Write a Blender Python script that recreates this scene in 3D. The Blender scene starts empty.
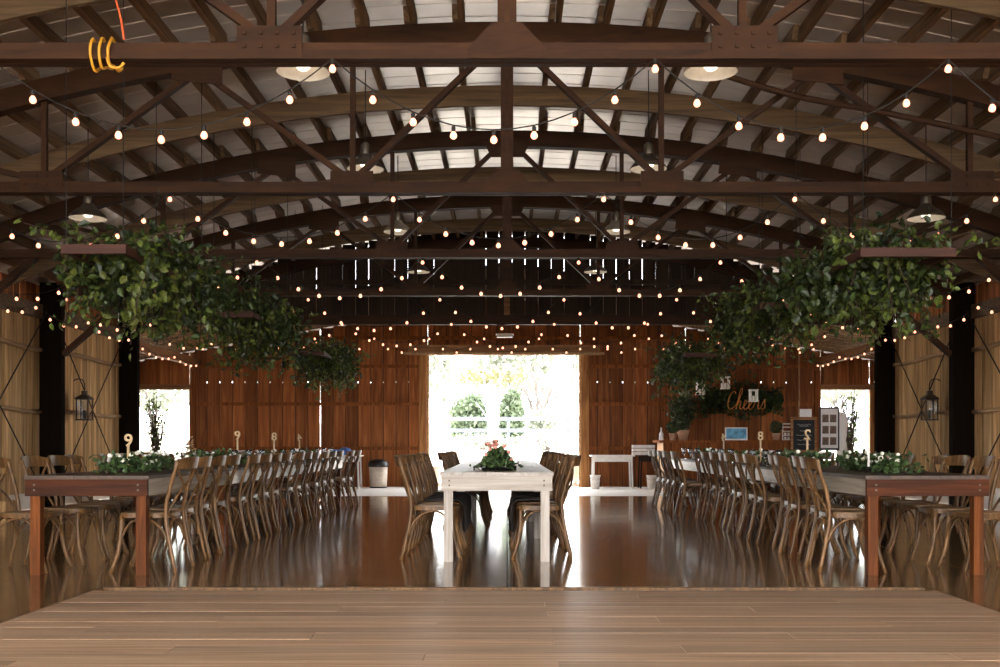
import bpy, math, random
from mathutils import Vector, Matrix
import numpy as np
PI = math.pi
random.seed(7)
scene = bpy.context.scene
COL = scene.collection

# ------------------------------------------------------------------ camera
cam_d = bpy.data.cameras.new('camera')
cam = bpy.data.objects.new('camera', cam_d)
COL.objects.link(cam)
cam.location = (0, 0, 1.0)
cam.rotation_euler = (PI / 2, 0, 0)
cam_d.sensor_width = 36.0
cam_d.sensor_fit = 'HORIZONTAL'
cam_d.lens = 1080 / 1000 * 36.0
cam_d.shift_x = -0.007
cam_d.shift_y = 0.1105
cam_d.clip_end = 400
scene.camera = cam

# ------------------------------------------------------------------ world and exposure
world = bpy.data.worlds.new('overcast_sky')
scene.world = world
world.use_nodes = True
wn = world.node_tree
wn.nodes.clear()
wo = wn.nodes.new('ShaderNodeOutputWorld')
wb = wn.nodes.new('ShaderNodeBackground')
wb.inputs['Color'].default_value = (0.98, 0.97, 0.98, 1)
wb.inputs['Strength'].default_value = 3.9
wn.links.new(wb.outputs[0], wo.inputs[0])
scene.view_settings.view_transform = 'Standard'
scene.view_settings.look = 'None'
scene.view_settings.gamma = 1.0
scene.view_settings.use_curve_mapping = False
scene.view_settings.exposure = 2.05
try:
    scene.cycles.max_bounces = 10
    scene.cycles.diffuse_bounces = 6
    scene.cycles.glossy_bounces = 4
    scene.cycles.caustics_reflective = False
    scene.cycles.caustics_refractive = False
    scene.cycles.sample_clamp_indirect = 6.0
except Exception:
    pass

# ------------------------------------------------------------------ materials
def lin(h):
    if isinstance(h, str):
        c = [int(h[i:i + 2], 16) / 255 for i in (0, 2, 4)]
        return tuple((x / 12.92 if x <= .04045 else ((x + .055) / 1.055) ** 2.4) for x in c) + (1,)
    return tuple(h) + (1,) if len(h) == 3 else h

M = {}
def new_mat(name):
    m = bpy.data.materials.new(name)
    m.use_nodes = True
    nt = m.node_tree
    b = nt.nodes['Principled BSDF']
    M[name] = m
    return m, nt, b

def plain(name, col, rough=.6, metal=0., var=.12, scale=12., spec=.5, emis=None, estr=0.):
    m, nt, b = new_mat(name)
    tc = nt.nodes.new('ShaderNodeTexCoord')
    nz = nt.nodes.new('ShaderNodeTexNoise'); nz.inputs['Scale'].default_value = scale; nz.inputs['Detail'].default_value = 4
    nt.links.new(tc.outputs['Object'], nz.inputs['Vector'])
    rp = nt.nodes.new('ShaderNodeValToRGB')
    c = lin(col)
    rp.color_ramp.elements[0].position = .3; rp.color_ramp.elements[1].position = .7
    rp.color_ramp.elements[0].color = tuple(x * (1 - var) for x in c[:3]) + (1,)
    rp.color_ramp.elements[1].color = tuple(min(1, x * (1 + var)) for x in c[:3]) + (1,)
    nt.links.new(nz.outputs['Fac'], rp.inputs['Fac'])
    nt.links.new(rp.outputs['Color'], b.inputs['Base Color'])
    b.inputs['Roughness'].default_value = rough
    b.inputs['Metallic'].default_value = metal
    b.inputs['Specular IOR Level'].default_value = spec
    if emis:
        b.inputs['Emission Color'].default_value = lin(emis)
        b.inputs['Emission Strength'].default_value = estr
    return m

def wood(name, dark, light, axis=2, rough=.6, fine=26., along=1.6, rnd=.35, bump=.25, spec=.4, mid=None, coat=0.):
    m, nt, b = new_mat(name)
    L = nt.links
    tc = nt.nodes.new('ShaderNodeTexCoord')
    oi = nt.nodes.new('ShaderNodeObjectInfo')
    mul = nt.nodes.new('ShaderNodeMath'); mul.operation = 'MULTIPLY'; mul.inputs[1].default_value = 53.7
    L.new(oi.outputs['Random'], mul.inputs[0])
    add = nt.nodes.new('ShaderNodeVectorMath'); add.operation = 'ADD'
    L.new(tc.outputs['Object'], add.inputs[0]); L.new(mul.outputs[0], add.inputs[1])
    mp = nt.nodes.new('ShaderNodeMapping')
    sc = [fine] * 3; sc[axis] = along
    mp.inputs['Scale'].default_value = sc
    L.new(add.outputs[0], mp.inputs['Vector'])
    nz = nt.nodes.new('ShaderNodeTexNoise'); nz.inputs['Scale'].default_value = 1.0
    nz.inputs['Detail'].default_value = 7; nz.inputs['Roughness'].default_value = .62; nz.inputs['Distortion'].default_value = .6
    L.new(mp.outputs[0], nz.inputs['Vector'])
    rp = nt.nodes.new('ShaderNodeValToRGB')
    rp.color_ramp.elements[0].position = .32; rp.color_ramp.elements[1].position = .68
    rp.color_ramp.elements[0].color = lin(dark); rp.color_ramp.elements[1].color = lin(light)
    if mid:
        e = rp.color_ramp.elements.new(.5); e.color = lin(mid)
    L.new(nz.outputs['Fac'], rp.inputs['Fac'])
    mr = nt.nodes.new('ShaderNodeMapRange')
    mr.inputs['To Min'].default_value = 1 - rnd; mr.inputs['To Max'].default_value = 1 + rnd
    L.new(oi.outputs['Random'], mr.inputs['Value'])
    hs = nt.nodes.new('ShaderNodeHueSaturation')
    L.new(mr.outputs[0], hs.inputs['Value']); L.new(rp.outputs['Color'], hs.inputs['Color'])
    L.new(hs.outputs['Color'], b.inputs['Base Color'])
    bp = nt.nodes.new('ShaderNodeBump'); bp.inputs['Strength'].default_value = bump; bp.inputs['Distance'].default_value = .004
    L.new(nz.outputs['Fac'], bp.inputs['Height']); L.new(bp.outputs[0], b.inputs['Normal'])
    b.inputs['Roughness'].default_value = rough
    b.inputs['Specular IOR Level'].default_value = spec
    b.inputs['Coat Weight'].default_value = coat
    b.inputs['Coat Roughness'].default_value = .12
    return m

def leafm(name, dark, light, scale=9., trans=.25):
    m, nt, b = new_mat(name)
    L = nt.links
    tc = nt.nodes.new('ShaderNodeTexCoord'); oi = nt.nodes.new('ShaderNodeObjectInfo')
    add = nt.nodes.new('ShaderNodeVectorMath'); add.operation = 'ADD'
    mul = nt.nodes.new('ShaderNodeMath'); mul.operation = 'MULTIPLY'; mul.inputs[1].default_value = 31.
    L.new(oi.outputs['Random'], mul.inputs[0]); L.new(tc.outputs['Object'], add.inputs[0]); L.new(mul.outputs[0], add.inputs[1])
    nz = nt.nodes.new('ShaderNodeTexNoise'); nz.inputs['Scale'].default_value = scale; nz.inputs['Detail'].default_value = 3
    L.new(add.outputs[0], nz.inputs['Vector'])
    rp = nt.nodes.new('ShaderNodeValToRGB')
    rp.color_ramp.elements[0].position = .33; rp.color_ramp.elements[1].position = .68
    rp.color_ramp.elements[0].color = lin(dark); rp.color_ramp.elements[1].color = lin(light)
    L.new(nz.outputs['Fac'], rp.inputs['Fac'])
    L.new(rp.outputs['Color'], b.inputs['Base Color'])
    b.inputs['Roughness'].default_value = .5
    tr = nt.nodes.new('ShaderNodeBsdfTranslucent'); L.new(rp.outputs['Color'], tr.inputs['Color'])
    mx = nt.nodes.new('ShaderNodeMixShader'); mx.inputs[0].default_value = trans
    out = nt.nodes['Material Output']
    L.new(b.outputs[0], mx.inputs[1]); L.new(tr.outputs[0], mx.inputs[2]); L.new(mx.outputs[0], out.inputs['Surface'])
    return m

def emit(name, col, s):
    m, nt, b = new_mat(name)
    b.inputs['Base Color'].default_value = lin(col)
    b.inputs['Emission Color'].default_value = lin(col)
    b.inputs['Emission Strength'].default_value = s
    b.inputs['Roughness'].default_value = .3
    return m

wood('barn_board', '6b3a1b', 'a06536', 2, .8, 12, .8, .42, .4, mid='854c25', spec=.25)
wood('grey_board', '8d6c45', 'd8b282', 2, .85, 12, .7, .35, .4, mid='b48e5e', spec=.25)
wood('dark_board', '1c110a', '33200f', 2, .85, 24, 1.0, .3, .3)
wood('beam_wood', '6b4526', 'a3744a', 0, .75, 20, 1.2, .2, .3)
wood('purlin_wood', '55402b', '92765a', 1, .75, 22, 1.0, .3, .3)
wood('rib_wood', '453321', '755c40', 0, .75, 18, 1.0, .15, .3)
wood('column_wood', '0d0805', '181009', 2, .9, 18, 1.2, .2, .3, spec=.05)
wood('pole_wood', '7a5c3c', 'b89468', 1, .7, 22, 1.0, .2, .3)
wood('truss_brown', '271509', '3f2511', 0, .7, 10, 2.0, .1, .15, spec=.2)
wood('chair_wood', '44301b', '85623c', 2, .4, 34, 3.0, .2, .2, mid='634628', spec=.3)
wood('seat_cane', '6a4e30', '9b7a50', 0, .5, 60, 20., .1, .3)
wood('table_brown_leg', '3f2009', '744018', 2, .6, 26, 1.2, .15, .2, mid='5a2f10', spec=.15)
wood('table_brown', '281206', '54290e', 0, .6, 26, 1.2, .2, .2, mid='3d1d09', spec=.15)
wood('table_grey', '74695a', 'a79b88', 1, .6, 26, 1.2, .2, .25)
wood('table_top_dark', '2c1e13', '4b3826', 1, .5, 26, 1.1, .2, .2)
wood('white_wash', '8a7d70', 'b3a99e', 0, .5, 26, 1.2, .06, .25, mid='a0968a')
wood('white_wash_long', '8a7d70', 'b3a99e', 1, .4, 26, 1.2, .06, .25, mid='a0968a')
wood('white_wash_leg', '8a7d70', 'b3a99e', 2, .5, 26, 1.2, .06, .25, mid='a0968a')
wood('dance_plank', '92735a', 'cdb094', 0, .42, 40, .9, .22, .12, mid='b39476', coat=.0)
wood('hang_board', '2b130a', '472415', 0, .7, 22, 1.4, .1, .2)
wood('jamb_wood', '7a4a22', 'b07a45', 2, .7, 20, 1.2, .15, .3, spec=.25)
wood('pale_wood', 'a98a62', 'd8bd92', 2, .6, 30, 2.0, .1, .2)
wood('bar_wood', '5a3014', '8c5228', 2, .75, 24, 1.2, .15, .3, spec=.15)
wood('bar_wood_doorlit', 'b0865e', 'd6ae84', 2, .6, 24, 1.2, .1, .3)  # lighter copy of the bar wood, door light put into the end colour
plain('roof_metal', 'efe9e2', .42, .75, .05, 3., .5)
plain('concrete_pale', 'd8d4cc', .55, 0., .08, 4.)
plain('foot_band_white', 'd0c6b6', .7, 0., .1, 5.)
plain('lantern_iron', '3a2c1f', .6, .3, .25)
plain('black_iron', '15110e', .5, .6, .1)
plain('rod_iron', '1a120d', .6, .3, .1)
plain('dark_cord', '14100c', .7)
plain('grey_wire', '554a40', .5, .5)
plain('yellow_cord', 'd99a2b', .5)
plain('orange_cord', 'd6592a', .5)
plain('lamp_shade', 'b9ae98', .35, .5, .08, 20)
plain('lamp_shade_dark', '6d6458', .4, .6, .08, 20)
plain('white_plastic', 'e6e1da', .4)
plain('white_paint', 'ddd8d0', .5)
plain('white_ceramic', 'cdbfae', .5)
plain('cloth_dark', '2b2520', .9, 0., .25, 30)
plain('cloth_blue', '5d7fc0', .85, 0., .2, 25)
plain('cloth_white', 'e8e4df', .8, 0., .06, 20)
plain('black_plastic', '161413', .45)
plain('terracotta', 'b98f72', .7)
plain('gold_sign', 'b9773a', .4, .4)
plain('chalkboard', '17191a', .8, 0., .3, 4)
plain('chalk', 'c9c6bf', .9)
plain('photo_dark', '6a5442', .5, 0., .5, 14)
plain('photo_blue', '4f93b5', .4, 0., .6, 9)
plain('flower_white', 'f1ecdf', .7, 0., .06)
plain('flower_pink', 'd98c7c', .7, 0., .15)
plain('gravel', 'c6c0b2', .9, 0., .15, 3)
plain('lawn', 'a9b07f', .9, 0., .3, 1.2)
plain('fence_grey', '5a606c', .8)
plain('bark_pale', '9c9ca4', .8, 0., .15, 14)
plain('bark_grey', '5e5652', .8, 0., .15, 14)
plain('twig', '3c2b1f', .8)
plain('dry_grass', 'b59c76', .9, 0., .25, 12)
plain('concrete_earth', '8d867c', .9, 0., .15, 2)
leafm('leaf_green', '1e2c10', '6b7a30', 9)
leafm('leaf_deep', '121d0c', '3c4d1c', 9)
leafm('leaf_bright', '3f4a1c', '7a8238', 11)
leafm('leaf_garland', '22351a', '56703c', 16)
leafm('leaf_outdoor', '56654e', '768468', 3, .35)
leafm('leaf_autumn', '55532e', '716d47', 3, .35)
leafm('leaf_haze', '72786a', '8e9484', .6, .35)  # washed-out haze put into the greyed leaf colour
leafm('leaf_olive', '5a6038', '9aa060', 8)
emit('bulb_glow', (1.0, .36, .2), .85)
emit('lamp_glow', (1.0, .86, .66), 1.2)
emit('tube_glow', (1.0, .9, .75), 1.2)

# polished concrete of the hall
m, nt, b = new_mat('concrete_polished')
tc = nt.nodes.new('ShaderNodeTexCoord')
nz = nt.nodes.new('ShaderNodeTexNoise'); nz.inputs['Scale'].default_value = .9; nz.inputs['Detail'].default_value = 9; nz.inputs['Roughness'].default_value = .65
nt.links.new(tc.outputs['Object'], nz.inputs['Vector'])
rp = nt.nodes.new('ShaderNodeValToRGB')
rp.color_ramp.elements[0].position = .32; rp.color_ramp.elements[1].position = .7
rp.color_ramp.elements[0].color = lin('6b4e33'); rp.color_ramp.elements[1].color = lin('9a7853')
nt.links.new(nz.outputs['Fac'], rp.inputs['Fac']); nt.links.new(rp.outputs['Color'], b.inputs['Base Color'])
n2 = nt.nodes.new('ShaderNodeTexNoise'); n2.inputs['Scale'].default_value = 3.; n2.inputs['Detail'].default_value = 6
nt.links.new(tc.outputs['Object'], n2.inputs['Vector'])
mr = nt.nodes.new('ShaderNodeMapRange'); mr.inputs['To Min'].default_value = .07; mr.inputs['To Max'].default_value = .2
nt.links.new(n2.outputs['Fac'], mr.inputs['Value']); nt.links.new(mr.outputs[0], b.inputs['Roughness'])
b.inputs['Specular IOR Level'].default_value = .6
b.inputs['Coat Weight'].default_value = .2
b.inputs['Coat Roughness'].default_value = .07

# glass
m, nt, b = new_mat('clear_glass')
b.inputs['Base Color'].default_value = (.95, .97, .97, 1); b.inputs['Roughness'].default_value = .03
b.inputs['Transmission Weight'].default_value = 1.0; b.inputs['IOR'].default_value = 1.35

# ------------------------------------------------------------------ mesh builder
class MB:
    def __init__(s): s.v = []; s.f = []
    def box(s, x0, x1, y0, y1, z0, z1):
        n = len(s.v)
        s.v += [(x0, y0, z0), (x1, y0, z0), (x1, y1, z0), (x0, y1, z0), (x0, y0, z1), (x1, y0, z1), (x1, y1, z1), (x0, y1, z1)]
        s.f += [tuple(n + i for i in q) for q in ((3, 2, 1, 0), (4, 5, 6, 7), (0, 1, 5, 4), (1, 2, 6, 5), (2, 3, 7, 6), (3, 0, 4, 7))]
        return s
    def bar(s, p0, p1, w, h, up=(0, 0, 1)):
        p0 = Vector(p0); p1 = Vector(p1); d = (p1 - p0).normalized(); up = Vector(up)
        if abs(d.dot(up)) > .99: up = Vector((0, 1, 0))
        a = d.cross(up).normalized() * w / 2; c = a.cross(d).normalized() * h / 2
        n = len(s.v)
        for p in (p0, p1):
            s.v += [tuple(p - a - c), tuple(p + a - c), tuple(p + a + c), tuple(p - a + c)]
        s.f += [tuple(n + i for i in q) for q in ((3, 2, 1, 0), (4, 5, 6, 7), (0, 1, 5, 4), (1, 2, 6, 5), (2, 3, 7, 6), (3, 0, 4, 7))]
        return s
    def tube(s, pts, r, n=6, caps=True, flat=None):
        pts = [Vector(p) for p in pts]; N = len(pts)
        rs = r if isinstance(r, (list, tuple)) else [r] * N
        base = len(s.v); prev = None
        for i in range(N):
            t = (pts[min(i + 1, N - 1)] - pts[max(i - 1, 0)]).normalized()
            if prev is None:
                a = t.cross(Vector((0, 0, 1)))
                if a.length < .1: a = t.cross(Vector((0, 1, 0)))
            else:
                a = prev - t * prev.dot(t)
            a.normalize(); prev = a; b_ = t.cross(a)
            for k in range(n):
                an = 2 * PI * k / n
                s.v.append(tuple(pts[i] + (a * math.cos(an) + b_ * math.sin(an)) * rs[i]))
        for i in range(N - 1):
            for k in range(n):
                k2 = (k + 1) % n
                s.f.append((base + i * n + k, base + i * n + k2, base + (i + 1) * n + k2, base + (i + 1) * n + k))
        if caps:
            s.f.append(tuple(base + k for k in reversed(range(n))))
            s.f.append(tuple(base + (N - 1) * n + k for k in range(n)))
        return s
    def ribbon(s, pts, wv, tv):
        """rectangular section swept along pts; wv, tv: per-point half-vectors"""
        base = len(s.v); N = len(pts)
        for p, w, t in zip(pts, wv, tv):
            p = Vector(p); w = Vector(w); t = Vector(t)
            s.v += [tuple(p - w - t), tuple(p + w - t), tuple(p + w + t), tuple(p - w + t)]
        for i in range(N - 1):
            for k in range(4):
                k2 = (k + 1) % 4
                s.f.append((base + i * 4 + k, base + i * 4 + k2, base + (i + 1) * 4 + k2, base + (i + 1) * 4 + k))
        s.f.append((base + 3, base + 2, base + 1, base)); e = base + (N - 1) * 4
        s.f.append((e, e + 1, e + 2, e + 3))
        return s
    def lathe(s, prof, n=14, c=(0, 0, 0), caps=True):
        base = len(s.v)
        for (r, z) in prof:
            for k in range(n):
                a = 2 * PI * k / n
                s.v.append((c[0] + r * math.cos(a), c[1] + r * math.sin(a), c[2] + z))
        for i in range(len(prof) - 1):
            for k in range(n):
                k2 = (k + 1) % n
                s.f.append((base + i * n + k, base + i * n + k2, base + (i + 1) * n + k2, base + (i + 1) * n + k))
        if caps and prof[0][0] > 1e-4: s.f.append(tuple(base + k for k in reversed(range(n))))
        if caps and prof[-1][0] > 1e-4: s.f.append(tuple(base + (len(prof) - 1) * n + k for k in range(n)))
        return s
    def prism(s, poly, y0, y1):
        """poly in XZ extruded along Y"""
        n = len(s.v); k = len(poly)
        s.v += [(p[0], y0, p[1]) for p in poly] + [(p[0], y1, p[1]) for p in poly]
        s.f.append(tuple(n + i for i in range(k))); s.f.append(tuple(n + k + i for i in reversed(range(k))))
        for i in range(k):
            j = (i + 1) % k
            s.f.append((n + i, n + k + i, n + k + j, n + j))
        return s
    def mesh(s, name, mat, smooth=False):
        me = bpy.data.meshes.new(name)
        me.from_pydata(s.v, [], s.f); me.update()
        if mat: me.materials.append(M[mat])
        if smooth:
            me.polygons.foreach_set('use_smooth', [True] * len(me.polygons))
        return me
    def build(s, name, mat, parent=None, loc=(0, 0, 0), rz=0, smooth=False, label=None):
        return link(name, s.mesh(name, mat, smooth), parent, loc, rz, label)

def link(name, me, parent=None, loc=(0, 0, 0), rz=0, label=None):
    o = bpy.data.objects.new(name, me); COL.objects.link(o)
    o.location = loc; o.rotation_euler = (0, 0, rz)
    if parent: o.parent = parent
    if label: o['label'] = label
    return o

def tag(o, label, cat, group=None):
    o['label'] = label; o['category'] = cat
    if group: o['group'] = group
    return o

def thing(name, label, cat, loc=(0, 0, 0), rz=0, group=None):
    o = bpy.data.objects.new(name, None); COL.objects.link(o)
    o.location = loc; o.rotation_euler = (0, 0, rz); o.empty_display_size = .1
    return tag(o, label, cat, group)

def struct(o):
    o['kind'] = 'structure'; return o
def sroot(name, loc=(0, 0, 0)):
    o = bpy.data.objects.new(name, None); COL.objects.link(o); o.location = loc
    return struct(o)
KIDS = {}
def copy_tree(o, parent=None):
    c = o.copy(); COL.objects.link(c); c.parent = parent
    for ch in list(o.children):
        copy_tree(ch, c)
    return c

def catmull(pts, sub=6):
    P = [Vector(p) for p in pts]; out = []
    for i in range(len(P) - 1):
        p0 = P[max(i - 1, 0)]; p1 = P[i]; p2 = P[i + 1]; p3 = P[min(i + 2, len(P) - 1)]
        for k in range(sub):
            t = k / sub
            out.append(.5 * ((2 * p1) + (-p0 + p2) * t + (2 * p0 - 5 * p1 + 4 * p2 - p3) * t * t + (-p0 + 3 * p1 - 3 * p2 + p3) * t ** 3))
    out.append(P[-1]); return out

ORD = ['first', 'second', 'third', 'fourth', 'fifth', 'sixth', 'seventh', 'eighth', 'ninth', 'tenth', 'eleventh', 'twelfth',
       'thirteenth', 'fourteenth', 'fifteenth', 'sixteenth', 'seventeenth', 'eighteenth']

# leaves: many folded leaves in one mesh
LEAF = np.array([(0, 0, 0), (-.30, .35, .07), (-.26, .68, .05), (0, 1.0, -.06), (.26, .68, .05), (.30, .35, .07), (0, .5, -.02)])
LEAFF = [(0, 6, 1), (1, 6, 2), (2, 6, 3), (3, 6, 4), (4, 6, 5), (5, 6, 0)]
def rot_random(rng, n, droop=.0):
    """n random rotation matrices, leaf axis biased downwards by droop"""
    d = rng.normal(size=(n, 3)); d[:, 2] -= droop
    d /= np.linalg.norm(d, axis=1)[:, None]
    u = rng.normal(size=(n, 3)); u[:, 2] += .8
    x = np.cross(d, u); x /= np.linalg.norm(x, axis=1)[:, None]
    z = np.cross(x, d)
    return np.stack([x, d, z], axis=2)
def leaves_mesh(name, pos, size, mat, rng, droop=.6, wide=1.0):
    n = len(pos); T = LEAF.copy(); T[:, 0] *= wide
    R = rot_random(rng, n, droop)
    V = np.einsum('nij,kj->nki', R, T) * size[:, None, None] + pos[:, None, :]
    V = V.reshape(-1, 3)
    F = (np.array(LEAFF)[None] + (np.arange(n) * len(T))[:, None, None]).reshape(-1, 3)
    me = bpy.data.meshes.new(name)
    me.from_pydata(V.tolist(), [], F.tolist()); me.update()
    me.materials.append(M[mat])
    return me
_leaf1 = None
def leaf_objects(parent, pts, sizes, mat, rng, droop=.6):
    me = MB(); me.v = [tuple(v) for v in LEAF]; me.f = LEAFF
    mm = me.mesh('leaf', mat)
    R = rot_random(rng, len(pts), droop)
    for p, s, r in zip(pts, sizes, R):
        o = bpy.data.objects.new('leaf', mm); COL.objects.link(o); o.parent = parent
        o.matrix_local = Matrix.Translation(Vector(p)) @ Matrix(r.tolist()).to_4x4() @ Matrix.Scale(float(s), 4)

# ------------------------------------------------------------------ key dimensions
HW = 7.42                      # half width of the hall
TR = [6.66 + 3.5 * i for i in range(4)]      # trusses
YG = 20.66                    # gable wall
YB = 25.1                     # end wall of the annex
YF = -5.0                     # open front of the barn
ZC = 3.35                     # underside of bottom chords
ARC_Z = 1 + 3.87 - 18.0       # centre of roof arc
def arc(X, R): return ARC_Z + math.sqrt(R * R - X * X)
R_CH0, R_CH1, R_PU, R_RF = 17.88, 18.08, 18.23, 18.245

# ------------------------------------------------------------------ ground, floors
g = MB()
NX, NY = 24, 40
def gz(x, y):
    if -9.9 < x < 9.9 and YF - 1 < y < 27: return -.12
    z = -.04
    if y > 27: z += min(1.0, (y - 27) / 13) * .95 + max(0, y - 40) * .03
    return z + .05 * math.sin(x * .7) * math.sin(y * .5)
xs = [-90 + 180 * i / NX for i in range(NX + 1)]
xs = sorted(xs + [-9.95, 9.95, -9.85, 9.85])
ys = [-60, -40, -25, -15, -10, -6.1, -5.9] + [0 + 5 * i for i in range(6)] + [26.9, 27.1] + [28 + 2 * i for i in range(10)] + [50, 60, 75, 95, 120]
for yy in ys:
    for xx in xs: g.v.append((xx, yy, gz(xx, yy)))
W_ = len(xs)
for j in range(len(ys) - 1):
    for i in range(W_ - 1):
        g.f.append((j * W_ + i, j * W_ + i + 1, (j + 1) * W_ + i + 1, (j + 1) * W_ + i))
gr = g.build('ground', 'gravel', smooth=True); struct(gr)

fl = sroot('floor')
for i in range(4):
    for (a, b_) in ((YF, 1.5), (1.5, 8.0), (8.0, 14.5), (14.5, 20.7)):
        x0 = -7.3 + 3.65 * i; e = .004
        MB().box(-1.825 + e, 1.825 - e, a + e, b_ - e, -.1, 0).build('slab', 'concrete_polished', fl, (x0 + 1.825, 0, 0))
MB().box(-9.7, 9.7, 20.7, YB + .3, -.1, -.002).build('slab', 'concrete_pale', fl)
MB().box(-3.5, 3.5, YB + .3, 27.2, -.1, -.01).build('apron', 'concrete_pale', fl)
MB().box(-9.6, 9.6, YF - .5, 27, -.11, -.1).build('subbase', 'concrete_earth', fl)

# raised dance floor of boards laid crosswise
df = sroot('floor_dance')
X0, X1, DT = -2.76, 2.86, .022
MB().box(X0, X1, -1.0, 2.0, 0, DT).build('panel', 'dance_plank', df)
y = 2.0; row = 0
while y < 7.2:
    w = .1795
    cuts = [X0]; x = X0 + (.55 + .61 * ((row * 3) % 5))
    while x < X1 - .3: cuts.append(x); x += 2.44
    cuts.append(X1)
    for a, b_ in zip(cuts, cuts[1:]):
        hl = (b_ - a) / 2
        MB().box(-hl + .001, hl - .001, .0008, w - .0008, 0, DT + random.uniform(-.0006, .0006)).build('plank', 'dance_plank', df, ((a + b_) / 2, y, 0))
    y += w; row += 1
MB().box(X0 - .02, X1 + .02, 7.389, 7.419, 0, DT - .004).build('edge_strip', 'chair_wood', df)
for sx in (X0 - .012, X1 + .012):
    MB().box(sx - .01, sx + .01, -1.0, 7.4, 0, DT - .004).build('edge_strip', 'chair_wood', df)

# ------------------------------------------------------------------ roof
ceil = sroot('ceiling')
PW = .32
def roof_panel_mesh():
    b = MB(); nseg = 26; prof = [(0, .018), (.012, 0), (.308, 0), (.32, .018)]
    for i in range(nseg + 1):
        X = -8.0 + 16.0 * i / nseg
        for (yy, dr) in prof: b.v.append((X, yy, arc(X, R_RF + dr)))
    for i in range(nseg + 1):
        X = -8.0 + 16.0 * i / nseg
        for (yy, dr) in prof: b.v.append((X, yy, arc(X, R_RF + dr + .012)))
    o = (nseg + 1) * 4
    for i in range(nseg):
        for k in range(3):
            a = i * 4 + k
            b.f.append((a, a + 1, a + 5, a + 4)); b.f.append((o + a + 4, o + a + 5, o + a + 1, o + a))
    return b.mesh('roof_panel', 'roof_metal')
rpm = roof_panel_mesh()
y = YF - .3
while y < YG + .35:
    link('roof_panel', rpm, ceil, (0, y, 0)); y += PW
# purlins, lapped over each truss
bays = [3.16] + TR + [YG]
NP = 33; DA = .45 / 18.0
for bi in range(len(bays) - 1):
    y0, y1 = bays[bi], bays[bi + 1]
    L_ = y1 - y0 + .24
    pm = MB().box(-.026, .026, -L_ / 2, L_ / 2, -.145, 0).mesh('purlin', 'purlin_wood')
    for k in range(NP):
        a = (k - (NP - 1) / 2) * DA + (.0017 if bi % 2 else -.0017)
        o = link('purlin', pm, ceil, (math.sin(a) * R_PU, (y0 + y1) / 2, ARC_Z + math.cos(a) * R_PU))
        o.rotation_euler = (0, a, 0)
# mid-bay arched ribs
def arch(name, mat, parent, yc, th, r0, r1, half, nseg=28):
    b = MB(); pts = []; wv = []; tv = []
    for i in range(nseg + 1):
        a = -half + 2 * half * i / nseg
        rm = (r0 + r1) / 2
        pts.append((math.sin(a) * rm, yc, ARC_Z + math.cos(a) * rm))
        wv.append((math.sin(a) * (r1 - r0) / 2, 0, math.cos(a) * (r1 - r0) / 2)); tv.append((0, th / 2, 0))
    b.ribbon(pts, wv, tv)
    return b.build(name, mat, parent)
for yy in (8.41, 11.91, 15.41, 18.91):
    arch('arched_rib', 'rib_wood', ceil, yy, .05, 17.86, R_CH1, .405)

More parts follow.
